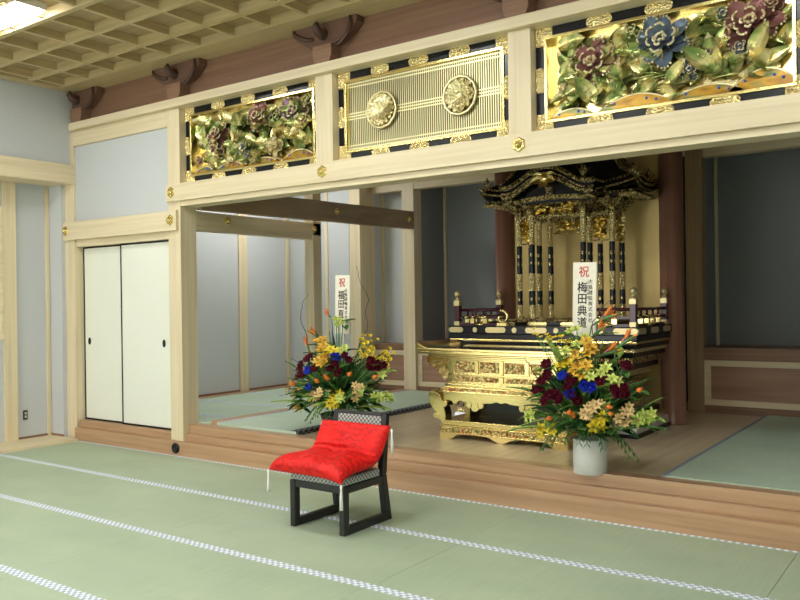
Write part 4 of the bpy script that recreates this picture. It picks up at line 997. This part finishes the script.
A1 = [('burg',0.042,-0.125,-0.255,1.007),('burg',0.042,-0.228,-0.237,0.921),('burg',0.042,-0.275,-0.222,0.847),('burg',0.042,-0.016,-0.29,0.933),('burg',0.042,0.175,-0.314,0.942),('burg',0.042,0.558,-0.248,1.017),('burg',0.042,0.56,-0.263,0.968),('burg',0.042,0.59,-0.249,0.964),('burg',0.042,0.618,-0.231,0.964),('burg',0.042,0.367,-0.3,1.015),('burg',0.042,0.24,-0.31,0.994),('burg',0.042,-0.205,-0.245,0.887),('burg',0.042,0.279,-0.317,0.947),('blue',0.048,-0.09,-0.276,0.911),('blue',0.048,0.207,-0.298,1.043),('blue',0.048,0.245,-0.302,1.033),('blue',0.048,-0.097,-0.264,0.767),('gold',0.06,-0.013,-0.212,1.181),('gold',0.06,0.045,-0.245,1.142),('gold',0.06,-0.069,-0.201,1.179),('gold',0.06,0.064,-0.287,1.038),('gold',0.06,0.097,-0.298,1.006),('gold',0.06,0.038,-0.291,0.999),('gold',0.06,0.099,-0.281,1.073),('yellow',0.06,0.196,-0.283,1.087),('yellow',0.06,0.154,-0.276,1.101),('oncid',0.022,0.372,-0.089,1.114),('oncid',0.022,0.415,-0.09,1.081),('oncid',0.022,0.393,-0.1,1.047),('oncid',0.022,0.454,-0.086,1.07),('oncid',0.022,0.483,-0.089,1.026),('oncid',0.022,0.545,-0.058,1.071),('oncid',0.022,0.578,-0.045,1.06),('oncid',0.022,0.565,-0.067,1.016),('oncid',0.022,0.605,-0.046,1.016),('oncid',0.022,0.54,-0.071,1.038),('oncid',0.022,0.397,-0.045,1.214),('oncid',0.022,0.388,-0.072,1.158),('oncid',0.022,0.354,-0.084,1.14),('oncid',0.022,0.324,-0.102,1.079),('oncid',0.022,0.434,-0.078,1.114),('oncid',0.022,0.338,-0.055,1.213),('strel',0.12,-0.059,-0.045,1.467),('strel',0.12,-0.219,-0.045,1.289),('strel',0.12,-0.312,-0.051,1.192),('hip',0.03,0.153,-0.315,0.863),('hip',0.03,0.017,-0.296,0.832),('hip',0.03,0.384,-0.314,0.906),('hip',0.03,-0.377,-0.175,0.779),('hip',0.03,-0.268,-0.207,0.729),('hip',0.03,0.601,-0.253,0.889),('hip',0.03,0.128,-0.313,0.877),('cream',0.042,-0.457,-0.116,0.697),('cream',0.042,-0.406,-0.135,0.678),('cream',0.042,-0.017,-0.269,0.714),('cream',0.042,-0.054,-0.252,0.68),('cream',0.042,0.436,-0.303,0.82),('cream',0.042,0.442,-0.294,0.775),('cream',0.042,0.408,-0.287,0.729),('cream',0.042,0.461,-0.284,0.754),('cream',0.042,0.04,-0.283,0.73),('cream',0.042,-0.491,-0.114,0.732),('yellow',0.048,-0.379,-0.114,0.569),('yellow',0.048,-0.347,-0.114,0.552),('yellow',0.048,-0.428,-0.114,0.571),('yellow',0.048,0.153,-0.276,0.668),('yellow',0.048,0.125,-0.262,0.638),('yellow',0.048,0.203,-0.284,0.683),('lime',0.052,0.255,-0.293,0.709),('lime',0.052,0.612,-0.211,0.733),('lime',0.052,0.655,-0.158,0.73),('lime',0.052,-0.128,-0.232,0.669),('lime',0.052,0.102,-0.114,1.317),('lime',0.052,0.082,-0.114,1.358),('lime',0.052,0.575,-0.234,0.729),('lime',0.052,0.648,-0.218,0.91),('lime',0.052,0.298,-0.266,1.122)]
# vases
v=MB(); prof=[(.112,0),(.118,.004),(.118,.238),(.113,.242),(.107,.238),(.107,.02),(.01,.018)]
v.lathe(prof,(0,0,0),0,40); va=solo('vase',v,M_white,'plain white cylindrical vase on the altar floor, right of the gilded table','vase',(0,0,0)); va.location=(4.20,.12,.302-.012)
v=MB(); v.lathe([(.10,0),(.11,.01),(.15,.17),(.165,.215),(.155,.22),(.13,.17),(.01,.16)],(0,0,0),0,28); va=solo('vase',v,M_darkpot,'dark brown tapered vase half hidden behind the low chair back','vase',(0,0,0)); va.location=(1.80,.25,.302)
bouquet('flower_arrangement','large flower arrangement with blue roses and bird of paradise in the white vase',4.18,.13,.50,A2,21,
  [[(-.05,0,.15),(-.22,-.05,.35),(-.40,-.08,.50),(-.44,-.08,.62)],[(.05,0,.2),(.12,-.05,.6),(.06,-.05,.85),(.20,-.05,1.0)],[(.1,0,.2),(.30,-.03,.42),(.42,-.05,.50)]],
  [(.05,-.12,.30,.7,-.2,1.2,.42,.035,0),(.12,-.2,.38,1,-.3,.5,.22,.06,2),(-.12,-.1,.45,-.3,-.1,1,.32,.05,2),(.2,-.15,.1,1,-.2,.35,.45,.02,0),(-.2,-.1,.3,-1,-.1,.35,.38,.022,0),(.15,-.1,.2,.8,-.2,.9,.45,.025,0),(-.25,-.15,.10,-1,-.2,.0,.3,.03,2)])
bouquet('flower_arrangement','large flower arrangement with golden lilies behind the red cushioned chair',1.80,.25,.50,A1,33,
  [[(-.05,0,.15),(-.22,-.05,.45),(-.33,-.05,.67),(-.40,-.05,.94),(-.30,-.05,1.08)],[(.08,0,.2),(.22,-.05,.5),(.36,-.05,.76),(.38,-.05,1.02),(.26,-.05,1.32)],[(.15,0,.15),(.40,-.02,.25),(.62,-.04,.40)]],
  [(-.3,-.12,.10,-1,-.2,.15,.36,.03,2),(.30,-.12,.10,1,-.1,.18,.42,.03,2),(.22,-.1,.3,1,-.1,.95,.50,.02,0),(-.22,-.1,.3,-1,-.1,.8,.36,.022,0),(.02,-.1,.35,.15,0,1,.40,.03,1),(-.1,-.05,.4,-.2,0,1,.38,.04,1),(.3,-.1,.15,1,-.2,.35,.45,.02,0)])
# ------------------------------------------------------------------ congratulatory boards
def text_mesh(s,size,vertical_gap=None):
    cu_=bpy.data.curves.new('t','FONT'); cu_.body=s; cu_.size=size; cu_.align_x='CENTER'; cu_.align_y='CENTER'; cu_.extrude=.0006; cu_.resolution_u=3
    o=bpy.data.objects.new('t',cu_); COL.objects.link(o); bpy.context.view_layer.update()
    me=bpy.data.meshes.new_from_object(o.evaluated_get(bpy.context.evaluated_depsgraph_get()))
    vs=[Vector(v.co) for v in me.vertices]; fs=[tuple(p.vertices) for p in me.polygons]
    bpy.data.objects.remove(o); bpy.data.curves.remove(cu_); bpy.data.meshes.remove(me); return vs,fs
def column_text(chars,size,x,ztop,pitch,bold=0):
    m=MB()
    for i,ch_ in enumerate(chars):
        vs,fs=text_mesh(ch_,size)
        if not vs: continue
        cx=(min(v.x for v in vs)+max(v.x for v in vs))/2; cy=(min(v.y for v in vs)+max(v.y for v in vs))/2
        for dx,dz in ([(0,0)] if not bold else [(0,0),(bold,0),(0,bold)]):
            m.add([(x+v.x-cx+dx,-.0045-v.z,ztop-pitch*(i+.5)+v.y-cy+dz) for v in vs],fs)
    return m
def sign(label,loc,rz,names,co,post):
    t=thing('congratulation_board',label,'sign',loc); t.rotation_euler=(0,math.radians(1.5),rz)
    O=Vector(loc); w,h=.185,.52
    def put(nm,mb,mats,lb=None,par=t,bev=0):
        for i,v in enumerate(mb.v): mb.v[i]=tuple(Vector(v)+O)
        return obj(nm,mb,mats,par,lb,bev)
    b=put('board',bx(-w/2,w/2,-.004,.006,0,h),M_board,bev=.0015)
    put('stake',bx(-.014,.014,.006,.018,-post,h*.6),M_board)
    put('red_character',column_text('祝',.085,-.005,h-.015,.10,.0015),M_vermil,'red congratulation character',b)
    put('name_lettering',column_text(names,.080,-.018,h-.135,.083,.0022),M_ink,'large black brushed name',b)
    put('company_lettering',column_text(co,.034,.048,h-.115,.039,.0006),M_ink,'small black company lettering',b)
    put('title_lettering',column_text('代表取締役',.022,.026,h-.13,.026),M_ink,'tiny black title lettering',b)
sign('white wooden congratulation board rising from the flowers in the white vase',(4.152,.16,1.245),-.12,'梅田典道','大畠建設株式会社',.70)
sign('white wooden congratulation board rising from the flowers behind the chair',(1.84,.27,1.225),-.12,'福田直一','大阪運輸株式会社',.68)

# ------------------------------------------------------------------ light from outside, camera
w=bpy.data.worlds.new('World'); S.world=w; w.use_nodes=True
bg=w.node_tree.nodes['Background']; bg.inputs['Color'].default_value=(.97,.985,.97,1); bg.inputs['Strength'].default_value=5.0
cam=bpy.data.cameras.new('camera'); co=bpy.data.objects.new('camera',cam); COL.objects.link(co)
cam.sensor_width=36; cam.lens=809.394/800*36; cam.clip_start=.05
yaw,pit,rol=.6218,.0003,-.0139
f=Vector((-math.sin(yaw)*math.cos(pit),math.cos(yaw)*math.cos(pit),math.sin(pit))); r=f.cross(Vector((0,0,1))).normalized(); u=r.cross(f)
r2=r*math.cos(rol)+u*math.sin(rol); u2=u*math.cos(rol)-r*math.sin(rol)
co.matrix_world=Matrix(((r2.x,u2.x,-f.x,6.4337),(r2.y,u2.y,-f.y,-5.2589),(r2.z,u2.z,-f.z,1.5151),(0,0,0,1)))
S.camera=co
S.view_settings.view_transform='Standard'; S.view_settings.look='None'; S.view_settings.gamma=1; S.view_settings.use_curve_mapping=False
S.view_settings.exposure=0.08
